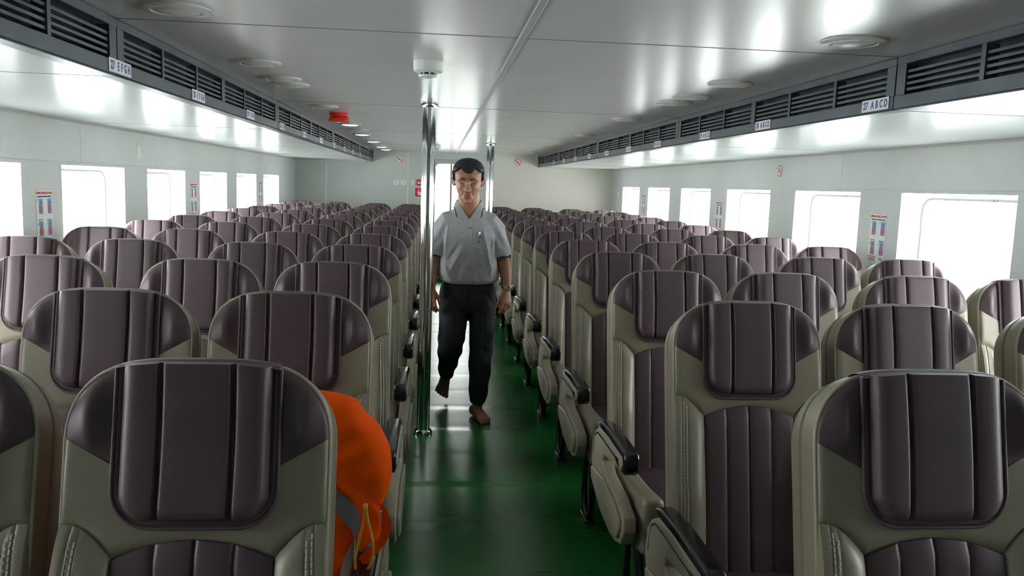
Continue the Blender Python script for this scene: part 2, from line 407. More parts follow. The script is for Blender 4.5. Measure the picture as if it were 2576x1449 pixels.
# ---------------------------------------------------------------- ceiling lamps, detectors
ordn = ['first', 'second', 'third', 'fourth', 'fifth', 'sixth', 'seventh', 'eighth', 'ninth', 'tenth', 'eleventh', 'twelfth', 'thirteenth']
def lamp(x, y, lit, label, r=.095):
    root = empty('ceiling_light', (x, y, ZC)); tag(root, label, 'ceiling light', 'round ceiling lights')
    mb = MB(); mb.lathe([(r, 0), (r, -.004), (r * .93, -.009), (r * .74, -.010), (r * .70, -.005), (r * .70, -.001)], x, y, 36, z0=ZC); mb.build('rim', M['rim'], root, (x, y, ZC))
    mb = MB(); mb.lathe([(r * .71, -.002), (r * .66, -.008), (r * .5, -.0125), (r * .25, -.0145), (.002, -.015)], x, y, 36, z0=ZC)
    mb.build('lens', M['lit'] if lit else M['dim'], root, (x, y, ZC))
for i, (y, lit) in enumerate([(2.465, 0), (3.506, 0), (4.017, 0), (4.253, 0), (5.426, 0), (7.02, 1), (7.75, 0), (8.444, 1), (9.85, 1), (11.25, 1), (12.15, 1)]):
    lamp(-.74 if y < 8 else -.77, y, lit, 'round %s ceiling light, %s from the camera beside the left duct' % ('glowing white' if lit else 'unlit grey', ordn[i]))
for i, y in enumerate([2.436, 3.487, 4.022, 4.337, 5.46, 7.25, 8.67, 9.85, 11.3]):
    lamp(1.22 if y < 6 else 1.26, y, 0, 'round unlit ceiling light, %s from the camera beside the right duct' % ordn[i])

def detector(x, y, label, s=1.):
    root = empty('smoke_detector', (x, y, ZC)); tag(root, label, 'smoke detector', 'smoke detectors'); o = (x, y, ZC)
    mb = MB(); mb.lathe([(.056 * s, 0), (.057 * s, -.003), (.056 * s, -.036 * s), (.050 * s, -.041 * s), (.030 * s, -.043 * s)], x, y, 32, z0=ZC); mb.build('base', M['white'], root, o)
    mb = MB(); mb.lathe([(.034 * s, -.0425 * s), (.030 * s, -.043 * s), (.030 * s, -.050 * s), (.034 * s, -.051 * s)], x, y, 32, z0=ZC); mb.build('sensing_slot', M['ductdark'], root, o)
    mb = MB(); mb.lathe([(.034 * s, -.0505 * s), (.037 * s, -.052 * s), (.034 * s, -.058 * s), (.016 * s, -.060 * s), (.010 * s, -.064 * s), (.002, -.064 * s)], x, y, 32, z0=ZC)
    for q in range(8):
        a = q * PI / 4 + .2; mb.box(x + .031 * s * math.cos(a) - .003, x + .031 * s * math.cos(a) + .003, y + .031 * s * math.sin(a) - .003, y + .031 * s * math.sin(a) + .003, ZC - .052 * s, ZC - .042 * s)
    mb.build('cap', M['white'], root, o)
detector(-.05, 3.26, 'white round smoke detector on the ceiling in front of the near steel pole')
detector(-.045, 10.25, 'small white smoke detector on the ceiling near the back doorway')
x, y = -.70, 5.92; o = (x, y, ZC)
root = empty('alarm_sounder', o); tag(root, 'red alarm sounder hanging from the ceiling beside the left duct', 'alarm')
mb = MB(); mb.lathe([(.062, 0), (.064, -.003), (.064, -.020), (.050, -.026)], x, y, 32, z0=ZC); mb.build('base', M['red'], root, o)
mb = MB(); mb.lathe([(.050, -.024), (.060, -.030), (.074, -.048), (.074, -.056), (.068, -.060), (.030, -.062)], x, y, 32, z0=ZC); mb.build('sounder_head', M['red'], root, o)
mb = MB(); mb.lathe([(.012, -.061), (.010, -.066), (.002, -.066)], x, y, 12, z0=ZC); mb.build('lens', M['white'], root, o)

# ---------------------------------------------------------------- steel poles
def pole(x, y, label):
    root = empty('steel_pole', (x, y, 0)); tag(root, label, 'pole', 'polished steel poles'); o = (x, y, 0)
    mb = MB(); mb.lathe([(.0385, .004), (.0385, ZC - .002)], x, y, 40); mb.build('tube', M['chrome'], root, o)
    mb = MB(); mb.lathe([(.041, .030), (.047, .027), (.052, .020), (.056, .008), (.056, .001), (.040, .001)], x, y, 40)
    mb.build('base_collar', M['chrome'], root, o)
    mb = MB(); mb.lathe([(.040, -.030), (.048, -.028), (.051, -.018), (.051, -.001), (.040, -.001)], x, y, 40, z0=ZC); mb.build('top_collar', M['chrome'], root, o)
pole(-.063, 4.87, 'polished steel pole nearest the camera, left of the walking man')
pole(.558, 9.19, 'polished steel pole farther back, right of the man\'s head')
# ---------------------------------------------------------------- signs on the walls
def no_smoking(side, p, label, r=.052, faded=False):
    root = empty('no_smoking_sign', p); tag(root, label, 'sign', 'no smoking signs')
    fr = face_frame(side)
    mb = MB(); n = 36
    vs = [fr(p, r * 1.12 * math.cos(2 * PI * i / n), r * 1.12 * math.sin(2 * PI * i / n), h) for h in (0, .0015) for i in range(n)]
    mb.add(vs, [tuple(range(n)), tuple(range(n, 2 * n))] + [(i, (i + 1) % n, n + (i + 1) % n, n + i) for i in range(n)]); mb.build('disc', M['signwhite'], root, p, smooth=None)
    mb = MB()
    vs = [fr(p, q * math.cos(2 * PI * i / n), q * math.sin(2 * PI * i / n), .0022) for q in (r, r * .84) for i in range(n)]
    mb.add(vs, [(i, (i + 1) % n, n + (i + 1) % n, n + i) for i in range(n)])
    d = r * .62; w = r * .075
    mb.add([fr(p, -d - w, d - w, .0024), fr(p, -d + w, d + w, .0024), fr(p, d + w, -d + w, .0024), fr(p, d - w, -d - w, .0024)], [(0, 1, 2, 3)])
    mb.build('red_ring', M['redflat'], root, p, smooth=None)
    mb = MB()
    plate(mb, side, p, -r * .6, r * .35, -r * .16, -r * .02, .0015, .002); plate(mb, side, p, r * .4, r * .5, -r * .16, -r * .02, .0015, .002)
    for q in range(5): plate(mb, side, p, r * (.22 + .06 * math.sin(q * 1.6)), r * (.28 + .06 * math.sin(q * 1.6)), r * (.05 + .1 * q), r * (.16 + .1 * q), .0015, .002)
    for q in range(5): plate(mb, side, p, r * (.42 + .06 * math.sin(q * 1.6)), r * (.48 + .06 * math.sin(q * 1.6)), r * (.05 + .08 * q), r * (.14 + .08 * q), .0015, .002)
    mb.build('cigarette', M['darktext'], root, p, smooth=None)
no_smoking('back', (-.586, YB - .001, 1.833), 'round no smoking sign on the back wall left of the doorway')
no_smoking('back', (1.176, YB - .001, 1.855), 'round no smoking sign on the cream back wall at right')
no_smoking('right', (XR - .007, 6.26, 1.682), 'round no smoking sign high on the right side wall', r=.044)

# torn white sticker high on the left wall
p = (XL + .007, 6.12, 1.66)
root = empty('peeled_sticker', p); tag(root, 'small peeled white sticker high on the left side wall', 'sticker')
mb = MB(); fr = face_frame('left')
poly = [(-.045, -.055), (.045, -.055), (.04, 0), (.018, .03), (.012, .065), (-.012, .065), (-.018, .03), (-.04, 0)]
n = len(poly); mb.add([fr(p, u, v, h) for h in (0, .001) for u, v in poly], [tuple(range(n)), tuple(range(n, 2 * n))] + [(i, (i + 1) % n, n + (i + 1) % n, n + i) for i in range(n)])
mb.build('paper', M['signwhite'], root, p, smooth=None)
mb = MB(); mb.add([fr(p, u * k, .062 - .03 * abs(u) / .03 + v, .0013) for k in (1, .75) for u, v in ((-.03, 0), (-.015, .012), (0, .016), (.015, .012), (.03, 0))], [(i, i + 1, i + 6, i + 5) for i in range(4)])
mb.build('red_arc', M['redflat'], root, p, smooth=None)

def poster(side, p, label):
    root = empty('safety_poster', p); tag(root, label, 'poster', 'life jacket instruction posters')
    mb = MB(); plate(mb, side, p, -.09, .09, -.155, .145, 0, .0015); mb.build('paper', M['signwhite'], root, p, smooth=None)
    mb = MB()
    plate(mb, side, p, -.088, .088, .1405, .1425, .0015, .0018); put_text(mb, 'HƯỚNG DẪN MẶC ÁO PHAO', .0165, side, p, 0, .122, .0019, bold=.0003, sx=.80)
    caps = [(-.078, -.024, -.018, 2, 2), (.022, .078, -.022, 1, 1), (-.088, .0, -.118, 2, 2), (.03, .08, -.124, 1, 1)]
    for u0, u1, v, nr, nk in caps:
        for q in range(nr): plate(mb, side, p, u0 + .003 * (q % 2), u1 - .004 * (q % 2), v - q * .010 - .003, v - q * .010 + .0012, .0015, .0018)
    mb.build('red_print', M['redflat'], root, p, smooth=None)
    mb = MB(); put_text(mb, 'INSTRUCTION TO WEARING LIFEJACKET', .0098, side, p, 0, .103, .0019, bold=.0002, sx=.86)
    for u0, u1, v, nr, nk in caps:
        for q in range(nk): plate(mb, side, p, u0 + .004, u1 - .003, v - (nr + q) * .009 - .003, v - (nr + q) * .009 + .001, .0015, .0018)
    for i, (u, v) in enumerate(((-.079, .085), (.019, .085), (-.079, -.045), (.019, -.045))): put_text(mb, str(i + 1), .013, side, p, u, v, .0019)
    mb.build('dark_print', M['darktext'], root, p, smooth=None)
    pics = [(-.066, -.020), (.034, .080)]
    for vb in (.010, -.108):
        for u0, u1 in pics:
            mb = MB(); plate(mb, side, p, u0, u1, vb, vb + .082, .0015, .0019); pic = mb.build('picture', M['skyblue'], root, p, smooth=None)
            uc = (u0 + u1) / 2; mb = MB(); q = (p[0], p[1], p[2] + vb); f2 = face_frame(side)
            poly = [(-.008, .0), (.008, .0), (.012, .02), (.013, .042), (.006, .052), (-.006, .052), (-.013, .042), (-.012, .02)]
            mb.add([f2(q, uc + a, .003 + b, .0022) for a, b in poly], [tuple(range(8))])
            mb.build('vest_figure', M['vestred'], pic, p, smooth=None)
            mb = MB(); mb.add([f2(q, uc + .0055 * math.cos(i * PI / 4), .063 + .008 * math.sin(i * PI / 4), .0023) for i in range(8)], [tuple(range(8))])
            mb.add([f2(q, uc + a, .003 + b, .0021) for a, b in ((-.017, .008), (-.012, .008), (-.011, .042), (-.015, .042))], [(0, 1, 2, 3)])
            mb.add([f2(q, uc - a, .003 + b, .0021) for a, b in ((-.017, .008), (-.012, .008), (-.011, .042), (-.015, .042))], [(0, 1, 2, 3)])
            mb.build('head_and_arms', M['darktext'], pic, p, smooth=None)
poster('left', (XL + .001, 4.69, 1.255), 'white and blue life jacket poster on the left wall, nearest the camera')
poster('left', (XL + .001, 7.44, 1.295), 'white and blue life jacket poster, middle one of the left wall')
poster('left', (XL + .001, 10.16, 1.31), 'white and blue life jacket poster on the left wall, nearest the back wall')
poster('right', (XR - .001, 4.765, 1.267), 'white and blue life jacket poster on the right wall, nearest the camera')
poster('right', (XR - .001, 7.62, 1.28), 'white and blue life jacket poster, middle one of the right wall')
poster('right', (XR - .001, 10.54, 1.31), 'white and blue life jacket poster on the right wall, nearest the back wall')

# handwritten numbers on the window reveals
for (y, s, lab) in ((3.90, '39', 'handwritten number 39 on the reveal above the nearest right window'), (5.42, '3)', 'faint handwritten mark on the reveal above the second right window')):
    p = (XR + .045, y, 1.5245)
    mb = MB()
    # strokes follow the underside edge of the reveal
    def stroke(pts):
        mb.tube([(XR + .118 - .0 * a, y - a, 1.5085 + b) for a, b in pts], .0011, 5)
    stroke([(-.022, .010), (-.014, .013), (-.010, .008), (-.016, .003), (-.010, -.001), (-.012, -.007), (-.020, -.009)])
    stroke([(.004, .006), (.008, .012), (.012, .008), (.008, .002), (.004, .006)]); stroke([(.013, .012), (.017, .004), (.015, -.004), (.010, -.009)])
    o = mb.build('handwritten_number', M['darktext'], None, (XR + .118, y, 1.51)); tag(o, lab, 'marking')

# sockets, switches, fire call point on the back wall
def wall_plate(name, u, z, w, h, label, cat, group=None, side='back', x=None, holes=True):
    p = (u, YB, z) if side == 'back' else (x, u, z)
    root = empty(name, p); tag(root, label, cat, group)
    mb = MB()
    if side == 'back': mb.rbox(u - w / 2, u + w / 2, YB - .010, YB - .001, z - h / 2, z + h / 2, .003, 2)
    else: mb.rbox(x - .010, x - .001, u - w / 2, u + w / 2, z - h / 2, z + h / 2, .003, 2)
    mb.build('face_plate', M['white'], root, p)
    mb = MB()
    if holes:
        for a, b, c, dd in ((-.004, .004, .0, .016), (-.020, -.012, -.022, -.014), (.012, .020, -.022, -.014)): plate(mb, 'back', p, a, b, c, dd, .010, .0108)
        mb.build('socket_slots', M['darktext'], root, p, smooth=None)
    else:
        if side == 'back': mb.rbox(u - .012, u + .012, YB - .014, YB - .009, z - .02, z + .02, .002, 1)
        else: mb.rbox(x - .014, x - .009, u - .02, u + .02, z - .02, z + .02, .002, 1)
        mb.build('rocker', M['white'], root, p)
wall_plate('wall_socket', -.635, 1.490, .082, .075, 'white wall socket, left one of the pair on the back wall', 'socket', 'wall sockets')
wall_plate('wall_socket', -.525, 1.492, .082, .075, 'white wall socket, right one of the pair on the back wall', 'socket', 'wall sockets')
wall_plate('light_switch', -.385, 1.496, .052, .078, 'pale light switch beside the red fire call point', 'switch', holes=False)
wall_plate('light_switch', 12.03, 1.41, .12, .09, 'pale switch plate on the right wall near the back corner', 'switch', side='right', x=XR, holes=False)
p = (-.288, YB, 1.502); root = empty('fire_call_point', p); tag(root, 'red fire alarm call point on the back wall beside the near pole', 'fire alarm')
mb = MB(); mb.rbox(p[0] - .046, p[0] + .046, YB - .035, YB - .001, p[2] - .046, p[2] + .046, .008, 2); mb.build('box', M['red'], root, p)
mb = MB(); plate(mb, 'back', p, -.028, .030, -.022, .012, .035, .037); mb.build('break_glass', M['signwhite'], root, p)
mb = MB(); put_text(mb, 'PRESS', .014, 'back', p, .001, -.004, .0374, bold=.0003); plate(mb, 'back', p, -.003, .003, .020, .032, .035, .0362); mb.build('lettering', M['darktext'], root, p, smooth=None)
p = (-.285, YB, 1.356); root = empty('call_point_sign', p); tag(root, 'square red sign with white pointing hand below the fire call point', 'sign')
mb = MB(); plate(mb, 'back', p, -.078, .078, -.078, .078, .0005, .002); mb.build('white_border', M['signwhite'], root, p, smooth=None)
mb = MB(); plate(mb, 'back', p, -.070, .070, -.068, .068, .002, .003); mb.build('red_field', M['redflat'], root, p, smooth=None)
mb = MB(); f2 = face_frame('back')
hand = [(-.026, .012), (-.028, -.006), (-.018, -.012), (-.020, .048), (-.014, .054), (-.009, .048), (-.006, .008), (.022, .004), (.028, -.004), (.026, -.030), (.016, -.044), (-.008, -.044), (-.020, -.032)]
mb.add([f2(p, a, b, .0038) for a, b in [(-.018, -.02), (-.020, .048), (-.014, .054), (-.008, .048), (-.006, -.02)]], [tuple(range(5))])
mb.add([f2(p, a, b, .0034) for a, b in [(-.030, .014), (-.022, .012), (-.018, .004), (.024, .006), (.030, -.002), (.026, -.032), (.016, -.046), (-.010, -.046), (-.024, -.030), (-.034, .002)]], [tuple(range(10))])
mb.build('pointing_hand', M['signwhite'], root, p, smooth=None)

# ---------------------------------------------------------------- passenger seats
LEAN = .21
def ly(z): return -(1.2 - z) * LEAN                      # the backrest leans back towards its top
def outline_top(x):
    a = min(1, abs(x) / .2205)
    return 1.068 + .127 * (1 - a ** 3.6) ** (1 / 2.1)
def shell_outline(n=28):
    """from lower left up, over the head and down to lower right (x, z)"""
    pts = []
    for i in range(8):
        z = .46 + (1.068 - .46) * i / 8; pts.append((-(.214 + .0065 * math.sin(min(1, (z - .46) / .55) * PI / 2)), z))
    for i in range(n + 1):
        t = -PI / 2 + PI * i / n; x = .2205 * math.copysign(abs(math.sin(t)) ** .86, t); pts.append((x, outline_top(x)))
    return pts + [(-x, z) for x, z in pts[:8][::-1]]
OUT = shell_outline()
def offset(pts, d):
    n = len(pts); out = []
    for i, (x, z) in enumerate(pts):
        a = pts[max(0, i - 1)]; b = pts[min(n - 1, i + 1)]
        tx, tz = b[0] - a[0], b[1] - a[1]; l = math.hypot(tx, tz) or 1
        out.append((x - tz / l * d, z + tx / l * d))
    return out
def seat_meshes():
    P = {}
    # shell: boxing band, groove, second band, rounded rear cover
    mb = MB(); rings = [(-.003, .010), (.0, .002), (.001, .006), (.002, .020), (.003, .050), (-.001, .053), (-.001, .055), (.004, .058), (.004, .084), (.0, .096), (-.014, .110), (-.040, .120), (-.09, .126)]
    nn = len(OUT); vs = []
    for d, yy in rings:
        for x, z in offset(OUT, d):
            q = max(0, min(1, (z - .95) / .2)); vs.append((x, yy + ly(z), max(z - yy * (.22 + .25 * q * yy / .12), .46)))
    fs = [(k * nn + i, k * nn + i + 1, (k + 1) * nn + i + 1, (k + 1) * nn + i) for k in range(len(rings) - 1) for i in range(nn - 1)]
    fs += [(k * nn, (k + 1) * nn, (k + 2) * nn - 1, (k + 1) * nn - 1) for k in range(len(rings) - 1)]
    L = len(rings) - 1; h = nn // 2
    fs += [(L * nn + i, L * nn + i + 1, L * nn + nn - 2 - i, L * nn + nn - 1 - i) for i in range(h - 1)]
    fs += [(i, i + 1, nn - 2 - i, nn - 1 - i) for i in range(h - 1)]
    mb.add(vs, fs); P['backrest'] = (mb, 'beige')
    mb = MB(); o2 = [p for p in OUT if p[1] > .60]; mb.tube([(x, .0015 + ly(z), z) for x, z in offset(o2, .0005)], .0042, 8)
    P['piping'] = (mb, 'beigepipe')
    # front panels as shaped height fields
    def sm(d, r): t = max(0., min(1., d / r)); return math.sqrt(max(0, 1 - (1 - t) ** 2))
    def field(mb, x0, x1, zb, zt, dep, nu, nv, base=.004, xs=None):
        us = [.5 - .5 * math.cos(PI * i / (nu - 1)) * .55 - .45 * (.5 - i / (nu - 1)) * 1.0 for i in range(nu)]
        us = [(u - us[0]) / (us[-1] - us[0]) for u in us]
        if xs: us = [(x - x0) / (x1 - x0) for x in xs]; nu = len(us)
        vs = []
        for j in range(nv):
            v = j / (nv - 1)
            for u in us:
                x = x0 + (x1 - x0) * u; a, b = zb(x), zt(x); z = a + (b - a) * v
                y = ly(z) - dep(x, z, min(x - x0, x1 - x), z - a, b - z)
                vs.append((x, y, z))
        fs = [(j * nu + i, j * nu + i + 1, (j + 1) * nu + i + 1, (j + 1) * nu + i) for j in range(nv - 1) for i in range(nu - 1)]
        bd = [i for i in range(nu)] + [j * nu + nu - 1 for j in range(1, nv)] + [(nv - 1) * nu + i for i in range(nu - 2, -1, -1)] + [j * nu for j in range(nv - 2, 0, -1)]
        o = len(vs); vs += [(vs[k][0], ly(vs[k][2]) + base, vs[k][2]) for k in bd]; n = len(bd)
        fs += [(bd[i], bd[(i + 1) % n], o + (i + 1) % n, o + i) for i in range(n)]
        mb.add(vs, fs)
    wb = lambda x: 1.073 - .052 * min(1, (.2205 - abs(x)) / .10) - (0 if abs(x) > .1205 else .03 * (1 - (abs(x) / .1205)))
    mb = MB()
    def wdep(x, z, dx, da, db):
        w = math.exp(-((abs(x) - .178) / .023) ** 2) * math.exp(-((z - 1.105) / .055) ** 2)
        return .003 + .006 * sm(min(dx * 1.5, db), .03) + .016 * w * sm(da, .03) * sm(db, .04)
    field(mb, -.2195, .2195, wb, lambda x: outline_top(x) - .0015, wdep, 49, 18); P['headrest_panel'] = (mb, 'plum')
    HW = .131
    def hzb(x):
        a = abs(x); r = .062
        return .934 + (r * (1 - math.sqrt(max(0, 1 - ((a - (HW - r)) / r) ** 2))) if a > HW - r else 0)
    def hdep(x, z, dx, da, db):
        r = .062; a = abs(x)
        d = min(dx, da)
        if a > HW - r and z < .934 + r: d = r - math.hypot(a - (HW - r), .934 + r - z)
        db2 = db + .018
        s = .0135 * sm(d, .004) + .023 * sm(d - .013, .026) * sm(db2, .03)
        g = min(abs(x + .057 - .003 * math.sin((z - .93) * 11)), abs(x - .058 - .003 * math.sin((z - .93) * 11)))
        if d > .014: s -= .0105 * math.exp(-(g / .0042) ** 2) * sm(d - .014, .012)
        if d > .014: s += .004 * math.cos(x / .058 * PI) * 0 + .003 * sm(g, .035)
        s -= .0035 * math.exp(-((d - .0135) / .0022) ** 2)
        return s + .002
    cx_ = [HW - .062 + .062 * math.sin(PI / 2 * i / 12) for i in range(12, 0, -1)]
    hx = [-x for x in cx_] + [-(HW - .062) + 2 * (HW - .062) * i / 60 for i in range(61)] + cx_[::-1]
    mb = MB(); field(mb, -HW, HW, hzb, lambda x: outline_top(x) + .003, hdep, 93, 44, base=.001, xs=hx)
    # the flap over the crest
    fl = []
    for j, (yy, dz) in enumerate(((-.026, .001), (-.014, .0040), (.002, .0038), (.018, .0000), (.034, -.008), (.040, -.018))):
        fl += [(-HW * .985 + 2 * HW * .985 * i / 24, yy, outline_top(-HW + 2 * HW * i / 24) + dz) for i in range(25)]
    mb.add(fl, [(j * 25 + i, j * 25 + i + 1, (j + 1) * 25 + i + 1, (j + 1) * 25 + i) for j in range(5) for i in range(24)])
    P['headrest_cushion'] = (mb, 'plum')
    pp = []; ZTP = outline_top(HW)
    for i in range(141):
        t = i / 140
        if t < .34: x, z = -HW, ZTP - (ZTP - .996) * t / .34
        elif t > .66: x, z = HW, .996 + (ZTP - .996) * (t - .66) / .34
        else:
            q = (t - .34) / .32
            if q < .25: a = PI + q / .25 * PI / 2; x, z = -HW + .062 + .062 * math.cos(a), .996 + .062 * math.sin(a)
            elif q > .75: a = 1.5 * PI + (q - .75) / .25 * PI / 2; x, z = HW - .062 + .062 * math.cos(a), .996 + .062 * math.sin(a)
            else: x, z = (-HW + .062) + (2 * HW - .124) * (q - .25) / .5, .934
        pp.append((x, ly(z) - .0145, z))
    mb = MB(); mb.tube(pp, .0034, 8); P['headrest_piping'] = (mb, 'plumpipe')
    PWD = .134
    def arch(x): return .912 - .030 * (min(abs(x), PWD) / PWD) ** 2
    def bt(x): a = abs(x); return .882 + .055 * math.sin(max(0, min(1, (a - PWD) / .075)) * PI / 2)
    mb = MB(); field(mb, -.2195, .2195, lambda x: arch(x) if abs(x) <= PWD else bt(x), lambda x: wb(x), lambda x, z, dx, da, db: .002 + .006 * sm(min(dx * 1.6, da), .022) + .004 * math.exp(-((z - 1.0) / .06) ** 2), 57, 12); P['yoke_panel'] = (mb, 'beige')
    def pdep(x, z, dx, da, db):
        g = min(abs(x - c) for c in (-.067, 0.0, .067))
        return .003 + .008 * sm(min(dx, db), .018) + .006 * sm(g, .028) - .004 * math.exp(-(g / .003) ** 2)
    mb = MB(); field(mb, -PWD, PWD, lambda x: .45, arch, pdep, 73, 20); P['ribbed_back_panel'] = (mb, 'plum')
    for sd, nm in ((-1, 'a'), (1, 'b')):
        def bdep(x, z, dx, da, db, sd=sd):
            a = abs(x); u = (a - PWD) / (.232 - PWD); flare = min(1, (.94 - z) / .25)
            s = .004 + (.050 * flare + .012) * sm(max(0, u) * .098, .045) * (1 if u < .8 else 1 - .18 * (u - .8) / .2) * sm(db + .002, .045)
            for c in (.186, .2): s -= .0028 * math.exp(-((a - c - .006 * flare) / .0022) ** 2)
            return s
        mb = MB()
        x0, x1 = (PWD + .001, .2195) if sd > 0 else (-.2195, -PWD - .001)
        field(mb, x0, x1, lambda x: .45, bt, bdep, 33, 26, base=.0)
        # flare outwards lower down
        mb.v = [(x + sd * .010 * max(0, min(1, (.94 - z) / .2)) * max(0, min(1, (abs(x) - PWD) / .085)), y, z) for x, y, z in mb.v]
        P['side_bolster.' + nm] = (mb, 'beige')
        mb = MB()
        for c in (.1885, .1975):
            z = .915 if c < .19 else .925
            while z > .50:
                f = min(1, (.94 - z) / .25); x = c + .006 * f + .010 * max(0, min(1, (.94 - z) / .2)) * max(0, min(1, (c - PWD) / .085))
                y = ly(z) - bdep(c + .0045 + .006 * f, z, 1, z - .45, bt(c) - z) - .0012
                z2 = z - .0078; y2 = ly(z2) - bdep(c + .0045 + .006 * f, z2, 1, z2 - .45, bt(c) - z2) - .0012
                hx = .0016
                vs = [(sd * (x + a), yy + b, zz) for zz, yy in ((z, y), (z2, y2)) for a, b in ((-hx, .0006), (hx, .0006), (hx * .6, -.0012), (-hx * .6, -.0012))]
                mb.add(vs, [(0, 1, 5, 4), (1, 2, 6, 5), (2, 3, 7, 6), (3, 0, 4, 7), (0, 1, 2, 3), (4, 5, 6, 7)]); z -= .0098
        P['stitching.' + nm] = (mb, 'stitch')
    # seat cushion
    def sag(x, y, z):
        t = (y + .60) / .46
        return (x, y, z + (.020 * (1 - t) - .012 * math.sin(max(0, min(1, t)) * PI)) * (1 if z > .43 else 0))
    mb = MB(); mb.rbox(-.145, .145, -.60, -.10, .365, .475, .022, 4, fn=(8, sag)); P['seat_cushion'] = (mb, 'plum')
    for sd, nm in ((-1, 'a'), (1, 'b')):
        def sg2(x, y, z):
            t = (y + .605) / .47
            if z > .43: z += .030 * (1 - t) - .012 * math.sin(max(0, min(1, t)) * PI)
            else: z -= .012 * (1 - t)
            return (x, y, z)
        mb = MB(); x0, x1 = (.142, .222) if sd > 0 else (-.222, -.142)
        mb.rbox(x0, x1, -.615, -.13, .345, .500, .026, 4, fn=(8, sg2)); P['cushion_bolster.' + nm] = (mb, 'beige')
    mb = MB(); mb.rbox(-.20, .20, -.57, -.08, .325, .366, .008, 2); mb.rbox(-.19, .19, -.16, .02, .34, .48, .01, 2); P['seat_pan'] = (mb, 'blackm')
    for nm, sd in (('a', -1), ('b', 1)):
        x = sd * .165; mb = MB()
        loop = [(x, -.36 + .092 * math.cos(2 * PI * i / 28) * (1 - .18 * math.sin(2 * PI * i / 28)), .172 + .158 * math.sin(2 * PI * i / 28)) for i in range(28)]
        mb.tube(loop, .0155, 10, closed=True)
        mb.rbox(x - .024, x + .024, -.43, -.29, .0005, .016, .005, 1)
        mb.rbox(x - .018, x + .018, -.50, -.16, .312, .345, .006, 1)
        P['leg.' + nm] = (mb, 'blackm')
    # armrest (local x = outer side of the seat at +): side housing, pad, bright inlay, lower fairing
    xo = .248; w = .046
    def arm(sd):
        A = {}
        def bev(mb, poly, a, b, r=.005):
            bm = bmesh.new(); n = len(poly); a, b = (sd * a, sd * b); 
            v0 = [bm.verts.new((a, p, q)) for p, q in poly]; v1 = [bm.verts.new((b, p, q)) for p, q in poly]
            bm.faces.new(v0); bm.faces.new(v1[::-1])
            for i in range(n): bm.faces.new((v0[i], v0[(i + 1) % n], v1[(i + 1) % n], v1[i]))
            bmesh.ops.recalc_face_normals(bm, faces=bm.faces)
            bmesh.ops.bevel(bm, geom=list(bm.edges), offset=r, segments=2, profile=.5, affect='EDGES'); bm.verts.index_update()
            mb.add([tuple(v.co) for v in bm.verts], [tuple(v.index for v in f.verts) for f in bm.faces]); bm.free()
        mb = MB()
        bev(mb, [(-.105, .600), (-.065, .560), (-.055, .480), (-.10, .405), (-.30, .350), (-.48, .335), (-.58, .365), (-.615, .42), (-.605, .465), (-.50, .490), (-.30, .505), (-.245, .530), (-.265, .560), (-.525, .592), (-.545, .615), (-.530, .640), (-.30, .638), (-.16, .628)], xo - .020, xo + w * .5, .006)
        A['armrest_housing'] = (mb, 'armside')
        mb = MB(); bev(mb, [(-.10, .462), (-.12, .42), (-.30, .366), (-.47, .352), (-.560, .376), (-.590, .42), (-.585, .452), (-.49, .474), (-.30, .486)], xo + w * .5 - .003, xo + w * .5 + .012, .007)
        A['side_fairing'] = (mb, 'armside')
        mb = MB(); bev(mb, [(-.10, .618), (-.12, .596), (-.28, .584), (-.545, .583), (-.562, .600), (-.562, .642), (-.548, .662), (-.30, .660), (-.16, .650), (-.115, .640)], xo - .034, xo + w * .5 - .006, .009)
        A['armrest_pad'] = (mb, 'black')
        mb = MB()
        pth = [(-.088, .505), (-.092, .545), (-.110, .585), (-.150, .606), (-.25, .612), (-.38, .614), (-.46, .616)]
        X = sd * (xo + w * .5 + .0012)
        vs = []; 
        for i, (p, q) in enumerate(pth):
            a = pth[max(0, i - 1)]; b = pth[min(len(pth) - 1, i + 1)]; tx, tz = b[0] - a[0], b[1] - a[1]; l = math.hypot(tx, tz)
            hw = .0035
            for s2 in (-1, 1): vs += [(X, p - tz / l * hw * s2, q + tx / l * hw * s2)]
        mb.add(vs, [(2 * i, 2 * i + 1, 2 * i + 3, 2 * i + 2) for i in range(len(pth) - 1)])
        mb.add([(X, -.455, .621), (X, -.455, .611), (X, -.515, .594), (X, -.500, .625)], [(0, 1, 2, 3)])
        A['trim_strip'] = (mb, 'chrome')
        return A
    return P, arm
PM, armf = seat_meshes()
for k_, (mb_, _) in PM.items():
    if k_ not in ('headrest_cushion', 'headrest_piping', 'seat_pan', 'leg.a', 'leg.b'): mb_.v = [(p[0] * .955, p[1], p[2]) for p in mb_.v]
def build_seat(sd):
    """sd: side of the armrest, -1 left, +1 right, 0 none"""
    root = empty('passenger_seat')
    parts = {}
    for k, (mb, mm) in PM.items():
        nm = k.split('.')[0]
        if nm in ('piping', 'headrest_piping', 'stitching'): continue
        key = 'seat_' + k
        parts[k] = link_mesh(key, nm, mb, mm, root)
    link_mesh('seat_piping', 'piping', *PM['piping'], parts['backrest'])
    link_mesh('seat_hp', 'piping', *PM['headrest_piping'], parts['headrest_cushion'])
    for q in 'ab': link_mesh('seat_st' + q, 'stitching', *PM['stitching.' + q], parts['side_bolster.' + q])
    if sd:
        A = armf(sd)
        ar = link_mesh('arm%d' % sd, 'armrest', *A['armrest_housing'], root)
        link_mesh('armf%d' % sd, 'side_fairing', *A['side_fairing'], ar)
        link_mesh('armp%d' % sd, 'armrest_pad', *A['armrest_pad'], ar)['label'] = 'glossy black armrest pad'
        link_mesh('armt%d' % sd, 'trim_strip', *A['trim_strip'], ar)['label'] = 'bright metal inlay'
    return root
CACHE = {}
